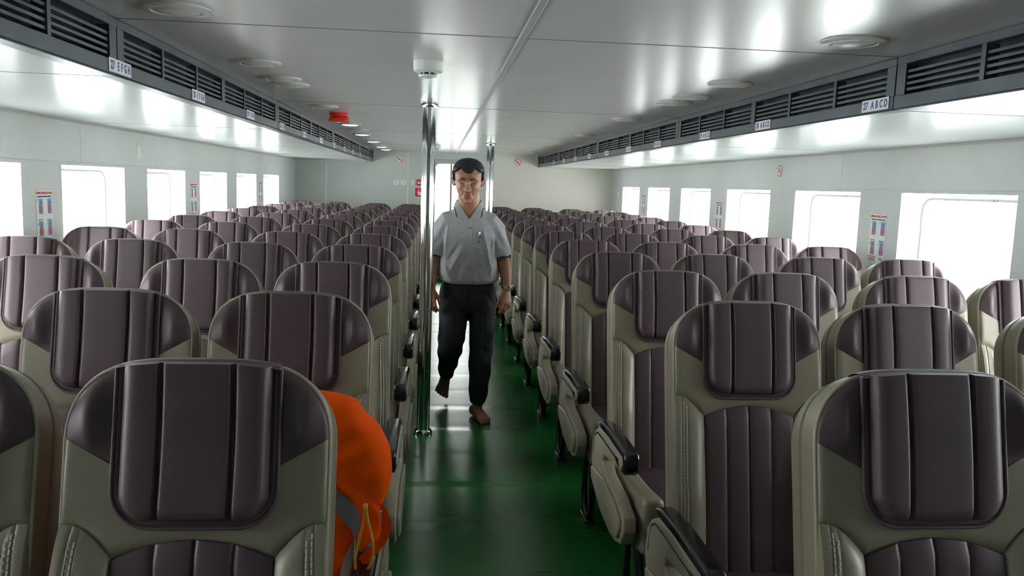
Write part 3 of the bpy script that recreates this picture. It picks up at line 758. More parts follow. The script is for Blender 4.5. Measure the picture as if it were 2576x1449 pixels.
def link_mesh(key, nm, mb, mm, parent):
    if key in CACHE:
        ob = bpy.data.objects.new(nm, CACHE[key]); C.objects.link(ob); ob.parent = parent; return ob
    ob = mb.build(nm, M[mm], parent, smooth=50); CACHE[key] = ob.data; return ob
protos = {sd: build_seat(sd) for sd in (-1, 0, 1)}
used = {-1: False, 0: False, 1: False}
ROW0, PITCH = 1.383, .855
cols = [('left', -1.868, 4, 0), ('left', -1.398, 3, 0), ('left', -.853, 2, 0), ('left', -.383, 1, 1), ('right', .876, 1, -1), ('right', 1.346, 2, 0), ('right', 1.885, 3, 0), ('right', 2.355, 4, 0)]
pos = {1: 'on the aisle', 2: 'second from the aisle', 3: 'third from the aisle', 4: 'at the windows'}
for k in range(13):
    for side, x, n, sd in cols:
        if not used[sd]: r = protos[sd]; used[sd] = True
        else: r = copy_tree(protos[sd])
        r.location = (x + rnd.uniform(-.0015, .0015), ROW0 + PITCH * k + rnd.uniform(-.008, .008), 0)
        r.rotation_euler = (rnd.uniform(-.006, .006) if n != 4 else rnd.uniform(-.014, .002), 0, rnd.uniform(-.005, .005))
        tag(r, 'plum and beige seat, %s side, %s, %s row from the camera' % (side, pos[n], ordn[k]), 'seat', 'rows of passenger seats')

# ---------------------------------------------------------------- orange life vest on a seat
def pillow(mb, poly, fn, th, rings=((1, 0), (.985, .45), (.94, .75), (.85, .93), (.7, 1.), (.4, 1.02), (.15, 1.03)), mi=0):
    """poly of (u, v); fn(u, v, depth) -> point"""
    cu = sum(p[0] for p in poly) / len(poly); cv = sum(p[1] for p in poly) / len(poly); n = len(poly)
    for sgn in (1, -1):
        vs = [fn(cu + (u - cu) * s, cv + (v - cv) * s, sgn * th * d) for s, d in rings for u, v in poly] + [fn(cu, cv, sgn * th * 1.03)]
        fs = [(k * n + i, k * n + (i + 1) % n, (k + 1) * n + (i + 1) % n, (k + 1) * n + i) for k in range(len(rings) - 1) for i in range(n)]
        L = (len(rings) - 1) * n; fs += [(L + i, L + (i + 1) % n, len(vs) - 1) for i in range(n)]
        mb.add(vs, fs, mi)
def spline(pts, k=5, closed=True):
    n = len(pts); out = []
    for i in range(n if closed else n - 1):
        g = lambda j: Vector(pts[j % n]) if closed else Vector(pts[max(0, min(n - 1, j))])
        p0, p1_, p2, p3 = g(i - 1), g(i), g(i + 1), g(i + 2)
        for q in range(k):
            t = q / k; out.append(tuple(.5 * ((2 * p1_) + (p2 - p0) * t + (2 * p0 - 5 * p1_ + 4 * p2 - p3) * t * t + (3 * p1_ - p0 - 3 * p2 + p3) * t ** 3)))
    if not closed: out.append(tuple(pts[-1]))
    return out
VO = (-.27, 1.85, .49)
root = empty('life_vest', VO); tag(root, 'bright orange life vest propped on the left aisle seat, second row', 'life vest')
def vf(u, v, d):
    w = .004 * math.sin(u * 70 + v * 30) + .003 * math.sin(v * 95 - u * 40)
    return (u, 1.815 - d + .10 * (v - .75) + w + .25 * (u + .2) ** 2, v)
up = spline([(-.36, 1.012), (-.29, 1.028), (-.236, 1.022), (-.205, 1.018), (-.178, 1.008), (-.150, .976), (-.122, .945), (-.101, .905), (-.092, .866), (-.094, .824), (-.106, .786), (-.121, .758), (-.143, .770), (-.165, .800), (-.20, .835), (-.25, .842), (-.31, .842), (-.37, .80), (-.41, .76), (-.44, .79), (-.452, .86), (-.442, .92), (-.415, .975)])
mb = MB(); pillow(mb, up, vf, .062); mb.build('collar_panel', M['orange'], root, VO, smooth=60)
lo = spline([(-.34, .835), (-.26, .85), (-.215, .838), (-.185, .82), (-.160, .795), (-.150, .765), (-.158, .735), (-.175, .70), (-.195, .655), (-.205, .60), (-.215, .55), (-.225, .523), (-.30, .518), (-.38, .523), (-.40, .60), (-.41, .70), (-.39, .79)])
mb = MB(); pillow(mb, lo, lambda u, v, d: vf(u, v, d + .016), .050); mb.build('front_panel', M['orange'], root, VO, smooth=60)
tb = [(-.40, .775), (-.30, .80), (-.235, .812), (-.205, .806), (-.180, .790), (-.163, .770), (-.152, .745)]
mb = MB(); vs = []
for i, (u, v) in enumerate(tb):
    for dv in (.022, -.022): vs.append(vf(u - (0.012 if dv < 0 and u > -.2 else 0), v + dv - (.005 if i == 3 else 0), .070 + .003 * math.sin(i * 2.)))
for i, (u, v) in enumerate(tb):
    for dv in (.022, -.022): vs.append(vf(u, v + dv, .060))
n = len(tb)
mb.add(vs, [(2 * i, 2 * i + 1, 2 * i + 3, 2 * i + 2) for i in range(n - 1)] + [(2 * n + 2 * i, 2 * n + 2 * i + 1, 2 * n + 2 * i + 3, 2 * n + 2 * i + 2) for i in range(n - 1)])
mb.build('reflective_band', M['tape'], root, VO)
tip = spline([(-.185, .815), (-.155, .818), (-.128, .800), (-.112, .770), (-.110, .735), (-.118, .712), (-.135, .708), (-.150, .690), (-.160, .700), (-.164, .75)], 4)
mb = MB(); pillow(mb, tip, lambda u, v, d: vf(u, v, d + .050), .014); mb.build('gathered_flap', M['orange'], root, VO, smooth=60)
cord = spline([(-.142, 1.742, .795), (-.137, 1.735, .770), (-.128, 1.732, .735), (-.124, 1.730, .705), (-.130, 1.728, .672), (-.145, 1.727, .655), (-.160, 1.727, .658), (-.162, 1.728, .690), (-.154, 1.731, .728), (-.147, 1.738, .765)], 5)
mb = MB(); mb.tube(cord, .0028, 6, closed=True); mb.rbox(-.148, -.138, 1.735, 1.747, .792, .806, .003, 1); mb.build('drawstring', M['yellow'], root, VO)
st = [(-.108, .790), (-.098, .765), (-.098, .735), (-.110, .708), (-.128, .690), (-.150, .665)]
mb = MB(); vs = [vf(u + a, v + b, .050 + e) for e in (0, .003) for u, v in st for a, b in ((-.009, .007), (.009, -.007))]
m_ = len(st) * 2
mb.add(vs, [(k * m_ + 2 * i, k * m_ + 2 * i + 1, k * m_ + 2 * i + 3, k * m_ + 2 * i + 2) for k in (0, 1) for i in range(len(st) - 1)]); mb.build('strap', M['orange'], root, VO)

# ---------------------------------------------------------------- the walking man
MO = (.20, 5.2, 0)
man = empty('person', MO); tag(man, 'barefoot man in grey polo shirt and dark trousers walking up the aisle, looking down', 'person')
def loft(mb, pts, rad, seg=24, ref=(1, 0, 0), mi=0, cap=True, ex=2.0):
    pts = [Vector(p) for p in pts]; rad = [(r, r) if not isinstance(r, (tuple, list)) else r for r in rad]
    P = list(pts); Rr = list(rad)
    if cap:
        t0 = (pts[0] - pts[1]).normalized(); t1 = (pts[-1] - pts[-2]).normalized()
        a = [(pts[0] + t0 * min(rad[0]) * k, (rad[0][0] * q, rad[0][1] * q)) for k, q in ((.95, .25), (.8, .6), (.45, .88))]
        b = [(pts[-1] + t1 * min(rad[-1]) * k, (rad[-1][0] * q, rad[-1][1] * q)) for k, q in ((.45, .88), (.8, .6), (.95, .25))]
        P = [x[0] for x in a] + P + [x[0] for x in b]; Rr = [x[1] for x in a] + Rr + [x[1] for x in b]
    n = len(P); vs = []
    for i, p in enumerate(P):
        t = (P[min(n - 1, i + 1)] - P[max(0, i - 1)]).normalized(); u = Vector(ref); u = (u - t * u.dot(t)).normalized(); w = t.cross(u)
        for k in range(seg):
            an = 2 * PI * k / seg; c, s_ = math.cos(an), math.sin(an)
            vs.append(p + u * (math.copysign(abs(c) ** (2 / ex), c) * Rr[i][0]) + w * (math.copysign(abs(s_) ** (2 / ex), s_) * Rr[i][1]))
    fs = [(i * seg + k, i * seg + (k + 1) % seg, (i + 1) * seg + (k + 1) % seg, (i + 1) * seg + k) for i in range(n - 1) for k in range(seg)]
    fs += [tuple(range(seg))[::-1], tuple((n - 1) * seg + k for k in range(seg))]
    mb.add(vs, fs, mi)
def remesh(ob, voxel, smooth=2, fac=.5):
    m = ob.modifiers.new('r', 'REMESH'); m.mode = 'VOXEL'; m.voxel_size = voxel; m.use_smooth_shade = True
    if smooth: q = ob.modifiers.new('s', 'SMOOTH'); q.factor = fac; q.iterations = smooth
    dg = bpy.context.evaluated_depsgraph_get(); dg.update()
    me = bpy.data.meshes.new_from_object(ob.evaluated_get(dg)); old = ob.data; me.name = old.name
    mats = list(old.materials); ob.modifiers.clear(); ob.data = me
    me.materials.clear()
    for m_ in mats: me.materials.append(m_)
    me.polygons.foreach_set('material_index', [0] * len(me.polygons)); me.polygons.foreach_set('use_smooth', [True] * len(me.polygons))
    return ob
def interp(tab, z):
    if z <= tab[0][0]: return tab[0][1:]
    for a, b in zip(tab[:-1], tab[1:]):
        if z <= b[0]:
            t = (z - a[0]) / (b[0] - a[0]); t = t * t * (3 - 2 * t) * .5 + t * .5
            return tuple(p + (q - p) * t for p, q in zip(a[1:], b[1:]))
    return tab[-1][1:]
# head, in its own frame (face towards -y), then tipped forward
HT = [(-.128, .008, -.068, -.040), (-.124, .022, -.086, -.022), (-.112, .035, -.097, .0), (-.090, .050, -.096, .030), (-.062, .0615, -.092, .056), (-.035, .0685, -.090, .076),
      (-.005, .0725, -.087, .088), (.020, .0750, -.091, .095), (.050, .0765, -.089, .098), (.077, .0715, -.079, .091), (.098, .058, -.060, .074), (.113, .038, -.036, .050), (.122, .010, -.010, .018)]
HC = Vector((.178, 5.085, 1.522)); TILT = math.radians(13); YAW = math.radians(-4)
HM = Matrix.Translation(HC) @ Matrix.Rotation(YAW, 4, 'Z') @ Matrix.Rotation(TILT, 4, 'X')
g2 = lambda x, c, s_: math.exp(-((x - c) / s_) ** 2)
def face_disp(x, z):
    z = z - .009 * max(0., min(1., (z + .065) / .055))
    d = 0.; a = abs(x)
    if -.060 < z < .02:                                   # nose ridge and tip
        t = max(0, min(1, (.010 - z) / .052)); d += (.005 + .025 * t ** 1.3) * g2(x, 0, .0070 + .0048 * t) * (1 if z > -.046 else max(0, 1 - (-.046 - z) / .007) ** .7)
    d += .0105 * g2(a, .0150, .0058) * g2(z, -.042, .0075)
    d -= .006 * g2(a, .0085, .0035) * g2(z, -.0515, .003)  # nostril wings
    d += .0075 * g2(a, .030, .020) * g2(z, .020, .008)     # brow ridge
    d -= .0150 * g2(a, .031, .015) * g2(z, -.001, .011)    # sockets
    d += .0095 * g2(a, .032, .0115) * g2(z, -.003, .0070)  # lids
    d -= .0045 * g2(a, .032, .013) * g2(z, -.0120, .0022)
    d += .0030 * g2(a, .030, .012) * g2(z, -.0185, .004)
    d += .0060 * g2(a, .047, .014) * g2(z, -.030, .014)    # cheekbones
    d -= .0040 * g2(a, .045, .012) * g2(z, -.072, .018)    # hollow cheeks
    nl = .020 + .014 * max(0, min(1, (-.045 - z) / .045)); d -= .0062 * g2(a, nl, .0038) * g2(z, -.064, .018)   # folds beside the mouth
    d += .0050 * g2(z, -.0715, .0042) * g2(x, 0, .019); d += .0052 * g2(z, -.0810, .0045) * g2(x, 0, .015)
    d -= .0075 * g2(z, -.0762, .0016) * g2(x, 0, .021)
    d -= .0030 * g2(z, -.094, .005) * g2(x, 0, .016); d += .0060 * g2(z, -.110, .011) * g2(x, 0, .018)
    d -= .0012 * g2(z, -.060, .006) * g2(x, 0, .0035)
    for zz in (.042, .052): d -= .0008 * g2(z, zz, .0018) * g2(x, 0, .035)
    return d
def head_pt(z, an, off=0., feat=True):
    w, f_, b_ = interp(HT, z); c, s_ = math.cos(an), math.sin(an)
    x = math.copysign(abs(c) ** .92, c) * (w * 1.10 + off)
    yc = .005 + .02 * (b_ + f_)
    y = yc + ((b_ - yc + off) if s_ > 0 else (yc - f_ + off)) * math.copysign(abs(s_) ** .92, s_)
    if feat and s_ < 0: y -= face_disp(x, z) * min(1, -s_ * 1.6)
    return HM @ Vector((x, y, z))
def face_y(x, z):
    w, f_, b_ = interp(HT, z); c = min(.99, (abs(x) / (1.1 * w)) ** (1 / .92)); s_ = math.sqrt(1 - c * c); yc = .005 + .02 * (b_ + f_)
    return yc - (yc - f_) * s_ ** .92 - face_disp(x, z) * min(1, 1.6 * s_)
mb = MB(); NA, NZ = 140, 140
vs = []; zs = [-.128 + .250 * (.5 - .5 * math.cos(PI * j / (NZ - 1))) * .35 + .250 * .65 * j / (NZ - 1) for j in range(NZ)]
for z in zs:
    for k in range(NA): vs.append(head_pt(z, 2 * PI * k / NA))
fs = [(j * NA + k, j * NA + (k + 1) % NA, (j + 1) * NA + (k + 1) % NA, (j + 1) * NA + k) for j in range(NZ - 1) for k in range(NA)] + [tuple(range(NA))[::-1], tuple((NZ - 1) * NA + k for k in range(NA))]
mb.add(vs, fs)
for sd in (-1, 1):                                        # ears
    ring = []
    for i in range(13):
        a = 2 * PI * i / 13; ring.append(HM @ Vector((sd * (.089 + .009 * math.cos(a)), .012 + .015 * math.cos(a) + .004 * math.sin(a), -.004 + .029 * math.sin(a) )))
    mb.tube(ring, .0045, 8, closed=True)
    loft(mb, [HM @ Vector((sd * .078, .010, -.028)), HM @ Vector((sd * .086, .012, -.004)), HM @ Vector((sd * .083, .010, .022))], [(.009, .011), (.009, .016), (.008, .013)], 14, ref=(1, 0, 0))
# neck, trunk
loft(mb, [(.19, 5.155, 1.26), (.19, 5.150, 1.33), (.186, 5.135, 1.40), (.182, 5.12, 1.47)], [(.10, .075), (.076, .068), (.068, .064), (.064, .060)], 28)
loft(mb, [(.20, 5.2, .80), (.20, 5.2, .88), (.20, 5.19, .97), (.197, 5.18, 1.08), (.193, 5.17, 1.18), (.19, 5.165, 1.25), (.19, 5.16, 1.30)],
     [(.145, .095), (.155, .105), (.145, .105), (.150, .105), (.160, .105), (.155, .090), (.10, .065)], 36, ex=2.3)
def hand(mb, wr, kn, side, curl, fwd, thumb):
    """wr wrist, kn middle knuckle; side: unit vector across the palm towards the index finger; curl: direction the fingers bend"""
    wr, kn, side, curl = Vector(wr), Vector(kn), Vector(side).normalized(), Vector(curl).normalized(); dn = (kn - wr).normalized()
    loft(mb, [wr - dn * .01, wr + dn * .02, wr + dn * .05, kn - dn * .008, kn + dn * .004], [(.026, .019), (.030, .017), (.038, .016), (.040, .0145), (.037, .012)], 20, ref=side, ex=2.4)
    for i, (o, L) in enumerate(((.029, .070), (.0095, .078), (-.010, .073), (-.028, .058))):
        b = kn + side * o - dn * (.004 if i in (0, 3) else 0); r = (.0092, .0094, .0090, .0080)[i]
        sp = side * (o * .10)
        d1 = (dn + curl * (.18 + .06 * i)).normalized(); d2 = (dn + curl * (.75 + .1 * i)).normalized(); d3 = (dn + curl * (1.2 + .1 * i)).normalized()
        q1 = b + d1 * L * .45 + sp; q2 = q1 + d2 * L * .33; q3 = q2 + d3 * L * .26
        mb.tube([b - dn * .014, b, b + d1 * L * .22 + sp * .5, q1, (q1 + q2) / 2, q2, q3 - d3 * .006, q3, q3 + d3 * .004], [r * .9, r * 1.05, r * .95, r * 1.06, r * .92, r * .98, r * .86, r * .7, r * .35], 10)
    tb = wr + dn * .028 + side * .024 + curl * .004
    t1 = tb + (side * .55 + dn * .8 + curl * .25).normalized() * .040; t2 = t1 + (side * .15 + dn * 1. + curl * .3).normalized() * .030; t3 = t2 + (dn + curl * .35).normalized() * .022
    mb.tube([tb - dn * .012 - side * .01, tb, t1, (t1 + t2) / 2, t2, t3, t3 + dn * .004], [.012, .0135, .0118, .0105, .0108, .0088, .004], 10)
# arms: his left (image right), his right behind the pole
loft(mb, [(.325, 5.165, 1.255), (.358, 5.17, 1.21), (.392, 5.18, 1.13), (.410, 5.19, 1.045), (.418, 5.185, 1.02), (.428, 5.15, .955), (.434, 5.12, .90), (.436, 5.10, .862)],
     [.055, .054, .047, .042, .041, .038, .031, .026], 24)
hand(mb, (.436, 5.10, .856), (.434, 5.075, .772), (-.80, -.60, 0), (-.45, .55, -.05), 1, 1)
loft(mb, [(.060, 5.165, 1.255), (.029, 5.17, 1.21), (.002, 5.18, 1.13), (-.012, 5.19, 1.045), (-.018, 5.185, 1.02), (-.026, 5.16, .955), (-.030, 5.13, .90), (-.032, 5.115, .862)],
     [.055, .054, .047, .042, .041, .038, .031, .026], 24)
hand(mb, (-.032, 5.115, .856), (-.033, 5.092, .776), (.80, -.60, 0), (.45, .55, -.05), 1, 1)
# legs
loft(mb, [(.285, 5.2, .82), (.292, 5.19, .70), (.294, 5.17, .52), (.292, 5.18, .44), (.290, 5.21, .30), (.286, 5.235, .16), (.283, 5.24, .075)], [.085, .080, .055, .052, .052, .038, .034], 24)
loft(mb, [(.115, 5.2, .82), (.108, 5.17, .70), (.108, 5.16, .53), (.104, 5.20, .45), (.094, 5.33, .35), (.082, 5.47, .25), (.075, 5.545, .195)], [.085, .080, .056, .052, .050, .040, .033], 24)
# planted foot: heel, arch, ball, five toes (heading towards the camera and a little to the right)
fd = Vector((.36, -.93, 0)).normalized(); fs_ = Vector((-.93, -.36, 0)).normalized()      # fs_: towards the big toe
hl = Vector((.262, 5.262, .036))
loft(mb, [hl + fd * -.012, hl + fd * .03 + Vector((0, 0, .006)), hl + fd * .085 + Vector((0, 0, -.002)), hl + fd * .135 + fs_ * .002 + Vector((0, 0, -.012)), hl + fd * .172 + fs_ * .002 + Vector((0, 0, -.018))],
     [(.030, .033), (.033, .040), (.036, .032), (.044, .022), (.044, .016)], 24, ref=tuple(fs_), ex=2.4)
loft(mb, [(.283, 5.238, .10), hl + fd * .045 + Vector((0, 0, .025)), hl + fd * .095 + Vector((0, 0, .004))], [.034, .032, .024], 20)
for i, (o, L, r) in enumerate(((.034, .054, .0122), (.0115, .054, .0078), (-.008, .047, .0074), (-.026, .039, .0071), (-.042, .029, .0070))):
    b = hl + fd * (.160 - .007 * i * i * .35) + fs_ * o; b.z = r + .006
    e = b + fd * L + fs_ * o * .12; e.z = r + .0005
    mb.tube([b - fd * .02, b, (b + e) / 2 + Vector((0, 0, .003)), e - fd * .008, e, e + fd * .004], [r * .9, r, r * .92, r * 1.04, r * .75, r * .3], 12)
# trailing foot: heel lifted, toes pointing at the deck
an_ = Vector((.075, 5.55, .19)); bl = Vector((.055, 5.625, .082)); dn = (bl - an_).normalized(); sd_ = Vector((1, .1, .05)).normalized()
loft(mb, [an_ + Vector((0, .035, .02)), an_ + Vector((0, .03, -.02)), an_ + Vector((-.002, .045, -.06))], [(.028, .03), (.031, .032), (.032, .022)], 20, ref=tuple(sd_))
loft(mb, [an_ - dn * .01, an_ + dn * .04, an_ + dn * .085, bl, bl + dn * .012], [(.034, .032), (.036, .028), (.041, .022), (.047, .017), (.046, .014)], 24, ref=tuple(sd_), ex=2.4)
td = Vector((-.10, -.15, -1)).normalized()
for i, (o, L, r) in enumerate(((.033, .058, .0140), (.011, .052, .0100), (-.008, .044, .0092), (-.025, .034, .0088), (-.040, .022, .0084))):
    b = bl + sd_ * o + dn * (.004 - .006 * i); e = b + td * L + sd_ * o * .10
    mb.tube([b - dn * .02, b, (b + e) / 2 + Vector((0, -.004, 0)), e + Vector((0, 0, .008)), e, e - Vector((0, 0, .004))], [r * .9, r, r * .92, r * 1.04, r * .75, r * .3], 12)
body = mb.build('body', [M['skin'], M['lips']], man, MO, smooth=None, rec=True)
remesh(body, .0026, 1, .5)
HI = HM.inverted()
pm = body.data.polygons
mi = []
for p in pm:
    c = HI @ (p.center + Vector(MO)); l = 0
    if c.y < -.070 and abs(c.x) < .0235 * math.sqrt(max(0, 1 - ((c.z + .0765) / .0098) ** 2)) and abs(c.z + .0765) < .0098: l = 1
    mi.append(l)
pm.foreach_set('material_index', mi)

# hair: cap over the skull down to the hairline, temples set back
def hairline(x, y):
    a = abs(x)
    if y < -.02: return .066 - .006 * g2(x, .004, .012) + .020 * g2(a, .043, .013) - .10 * max(0, (a - .060)) * 6
    if y < .012: return -.004
    return .022 - 1.2 * min(.07, max(0, y - .012))
mb = MB(); nA, nZ = 96, 60; vs = []; idx = {}
for j in range(nZ):
    t = j / (nZ - 1)
    for k in range(nA):
        an = 2 * PI * k / nA; w, f_, b_ = interp(HT, .03); x0 = math.cos(an) * w * 1.1; y0 = math.sin(an) * (b_ if math.sin(an) > 0 else -f_)
        z0 = hairline(x0, y0) + .0008 * math.sin(k * 5.1); z = z0 + (.1215 - z0) * (1 - (1 - t) ** 1.15)
        off = .0015 + .0105 * min(1, t * 9) ** .6 + (.003 * min(1, t * 3)) + .0004 * math.sin(k * 7.3)
        p = head_pt(z, an, off, False); p += (HM.to_3x3() @ Vector((0, 0, 1))) * (.013 * max(0, (z - .05) / .08))
        vs.append(p)
mb.add(vs, [(j * nA + k, j * nA + (k + 1) % nA, (j + 1) * nA + (k + 1) % nA, (j + 1) * nA + k) for j in range(nZ - 1) for k in range(nA)] + [tuple((nZ - 1) * nA + k for k in range(nA))])
hr = mb.build('hair', M['hair'], man, MO, smooth=80)
mb = MB()
for sd in (-1, 1):                                        # brows and closed lash lines
    pts = []; 
    for i in range(9):
        t = i / 8; x = sd * (.014 + .034 * t); z = .0270 + .0045 * math.sin(t * PI * .8) - .003 * t
        pts.append(HM @ Vector((x, face_y(x, z) + .0018, z)))
    mb.tube(pts, [.0022, .0042, .0050, .0052, .0050, .0045, .0037, .0027, .0012], 8)
mb.build('eyebrows', M['brow'], man, MO, smooth=80)
mb = MB()
for sd in (-1, 1):
    pts = []
    for i in range(9):
        t = i / 8; x = sd * (.018 + .029 * t); z = -.0008 - .0022 * math.sin(t * PI) + .001 * t
        pts.append(HM @ Vector((x, face_y(x, z) - .0012, z)))
    mb.tube(pts, [.0008, .0015, .0018, .0019, .0019, .0018, .0017, .0013, .0008], 6)
mb.build('eyelashes', M['hair'], man, MO, smooth=80)

# polo shirt
mb = MB()
loft(mb, [(.198, 5.20, .895), (.198, 5.20, .905), (.198, 5.195, .925), (.197, 5.19, .97), (.196, 5.18, 1.04), (.194, 5.175, 1.12), (.192, 5.17, 1.19), (.190, 5.165, 1.250), (.190, 5.16, 1.295), (.189, 5.155, 1.330), (.189, 5.152, 1.352)],
     [(.166, .122), (.182, .136), (.194, .144), (.190, .140), (.176, .132), (.174, .128), (.182, .126), (.176, .114), (.143, .092), (.112, .080), (.088, .074)], 48, ex=2.5, cap=False)
for sg_ in (1, -1):
    cx = lambda x: .192 + sg_ * (x - .192)
    dx = 0 if sg_ > 0 else .006
    loft(mb, [(cx(.270), 5.162, 1.282), (cx(.318), 5.165, 1.268), (cx(.356) + dx, 5.172, 1.222), (cx(.384) + dx, 5.18, 1.14), (cx(.402) + dx, 5.186, 1.060)],
         [(.062, .074), (.066, .082), (.066, .082), (.062, .078), (.064, .075)], 32, cap=False, ex=2.1)
sh = mb.build('polo_shirt', M['shirt'], man, MO, smooth=None)
remesh(sh, .0045, 6, .5)
me = sh.data; me.calc_loop_triangles()
co = np.empty(len(me.vertices) * 3); me.vertices.foreach_get('co', co); co = co.reshape(-1, 3)
no = np.empty(len(me.vertices) * 3); me.vertices.foreach_get('normal', no); no = no.reshape(-1, 3)
wx = co[:, 0] + MO[0]; wz = co[:, 2]; x = wx - .195
def fold(x0, z0, x1, z1, w, amp):
    L = math.hypot(x1 - x0, z1 - z0); tx, tz = (x1 - x0) / L, (z1 - z0) / L
    s = np.clip((wx - x0) * tx + (wz - z0) * tz, 0, L); d = np.hypot(wx - x0 - s * tx, wz - z0 - s * tz)
    return amp * np.exp(-(d / w) ** 2) * np.sin(np.pi * np.clip(s / L * .9 + .05, 0, 1)) ** .7
front = np.clip(-no[:, 1], 0, 1)
dd = fold(.275, 1.23, .335, .93, .010, .011) + fold(.262, 1.20, .300, 1.0, .012, -.006) + fold(.155, 1.12, .085, .97, .013, .010) + fold(.13, 1.14, .06, 1.02, .010, -.005)
dd += fold(.175, 1.05, .150, .93, .012, .006) + fold(.335, 1.18, .340, 1.10, .008, .008) + fold(.060, 1.24, .050, 1.05, .008, .008) + fold(.34, 1.02, .31, .94, .012, .008) + fold(.045, 1.0, .09, .92, .012, .009)
dd += fold(.21, 1.24, .205, 1.12, .006, -.004) + fold(.22, .98, .23, .91, .02, .005)
dd *= front * 1.7
dd += .0030 * np.sin(wx * 62 + wz * 30) * np.clip((1.0 - wz) / .09, 0, 1) * np.clip((wz - .90) / .03, 0, 1)
slv = (np.abs(x) > .165) & (wz > 1.05)
dd += np.where(slv, .0040 * np.sin(wz * 60 + np.abs(x) * 90) * np.clip((wz - 1.085) / .04, 0, 1), 0)
co += no * dd[:, None]
me.vertices.foreach_set('co', co.ravel()); me.update()
# sleeve and collar trims, collar, placket, pocket
bm = bmesh.new(); bm.from_mesh(me)
kill = [v for v in bm.verts if (v.co.y + MO[1] < 5.15 and v.co.z > 1.294 and abs(v.co.x + MO[0] - .189) < (v.co.z - 1.296) * .84 + .001) or (v.co.z > 1.330 and math.hypot(v.co.x + MO[0] - .189, (v.co.y + MO[1] - 5.152) * 1.1) < .082)]
bmesh.ops.delete(bm, geom=kill, context='VERTS'); bm.to_mesh(me); bm.free()
for p in me.polygons: p.use_smooth = True
dg_ = bpy.context.evaluated_depsgraph_get(); dg_.update()
def body_y(x, z):
    ok, loc, nn_, _ = body.ray_cast(Vector((x - MO[0], -1, z)), Vector((0, 1, 0)))
    return loc.y + MO[1] if ok else 9
def front_y(x, z):
    """front surface of the shirt, by ray"""
    ok, loc, nn_, _ = sh.ray_cast(Vector((x - MO[0], -1, z)), Vector((0, 1, 0)))
    return (loc.y + MO[1], nn_) if ok else (9, Vector((0, -1, 0)))
for sg_ in (1, -1):
    x0 = .192 + sg_ * (.402 - .192) + (0 if sg_ > 0 else .006); mb = MB(); n = 32; vs = []
    for zz, q in ((1.064, 1.00), (1.064, 1.075), (1.053, 1.08), (1.051, 1.0)):
        for k in range(n):
            an = 2 * PI * k / n; vs.append((x0 + math.cos(an) * .0585 * q, 5.186 + math.sin(an) * .070 * q, zz + .0 * math.cos(an)))
    mb.add(vs, [(j * n + k, j * n + (k + 1) % n, (j + 1) * n + (k + 1) % n, (j + 1) * n + k) for j in range(3) for k in range(n)])
    cf = mb.build('sleeve_trim', M['shirtdk'], man, MO); cf['label'] = 'black band at the sleeve edge'
mb = MB(); st = MB(); nb = 49; A = []; B = []; S0 = []; S1 = []
for i in range(nb):
    t = i / (nb - 1); an = -PI / 2 + (.42 + t * (2 * PI - .84)); c, s_ = math.cos(an), math.sin(an)   # from the front left tip round the back
    e = abs(2 * t - 1); sgx = 1 if c > 0 else -1
    top = Vector((.188 + c * .077, 5.148 + s_ * .073, 1.412 - .020 * e)); low = Vector((.188 + c * .094, 5.150 + s_ * .088, 1.352 - .006 * e))
    if e > .60:
        q = (e - .60) / .40
        tp = Vector((.188 + sgx * (.066 * (1 - q) + .010 * q), 0, 1.398 * (1 - q) + 1.296 * q)); lp = Vector((.188 + sgx * (.091 * (1 - q) + .080 * q), 0, 1.350 * (1 - q) + 1.300 * q))
        tp.y = min(front_y(tp.x, tp.z)[0], body_y(tp.x, tp.z)) - .006; lp.y = min(front_y(lp.x, lp.z)[0], body_y(lp.x, lp.z)) - .008
        if tp.y > 5.3 or abs(tp.y - 5.044) < 1e-6: tp.y = 5.08
        q2 = min(1, q * 2.2); top = top.lerp(tp, q2); low = low.lerp(lp, q2)
    A.append(top); B.append(low); o = (low - top).normalized()
    S0.append(low - o * .010); S1.append(low - o * .004)
nrm = [Vector(((A[i] + B[i]) / 2 - Vector((.189, 5.15, 1.30)))).normalized() * .0022 for i in range(nb)]
m3 = [(a + b) / 2 + n_ * 3 for a, b, n_ in zip(A, B, nrm)]
vs = A + m3 + B + [b - n_ for b, n_ in zip(B, nrm)] + [a - n_ for a, n_ in zip(A, nrm)]
mb.add(vs, [(k * nb + i, k * nb + i + 1, (k + 1) * nb + i + 1, (k + 1) * nb + i) for k in range(4) for i in range(nb - 1)])
col = mb.build('collar', M['shirt'], man, MO, smooth=60)
vs = [p + n_ * 1.5 for p, n_ in zip(S0, nrm)] + [p + n_ * 1.5 for p, n_ in zip(S1, nrm)] + [p - n_ * .3 for p, n_ in zip(S1, nrm)]
st.add(vs, [(k * nb + i, k * nb + i + 1, (k + 1) * nb + i + 1, (k + 1) * nb + i) for k in range(2) for i in range(nb - 1)]); st.build('collar_stripe', M['shirtdk'], col, MO, smooth=60)['label'] = 'black stripe round the collar'
mb = MB(); n = 22; vs = []
for k, (dx, dp) in enumerate(((-.0145, .0), (-.0140, .0035), (.0125, .0035), (.0130, .0))):
    for i in range(n):
        z = 1.292 - (1.292 - 1.125) * i / (n - 1); x_ = .196 + dx + .006 * (1 - i / n); y_, _ = front_y(x_, z); vs.append((x_, y_ - dp - .0003, z))
mb.add(vs, [(k * n + i, k * n + i + 1, (k + 1) * n + i + 1, (k + 1) * n + i) for k in range(3) for i in range(n - 1)]); mb.build('placket', M['shirt'], man, MO, smooth=60)
for zz in (1.235,):
    y_, _ = front_y(.197, zz); mb = MB(); mb.tube([(.197, y_ - .003, zz), (.197, y_ - .0058, zz)], [.0052, .0045], 14); mb.build('shirt_button', M['duct'], man, MO)
mb = MB(); nu_, nv_ = 15, 18; vs = []
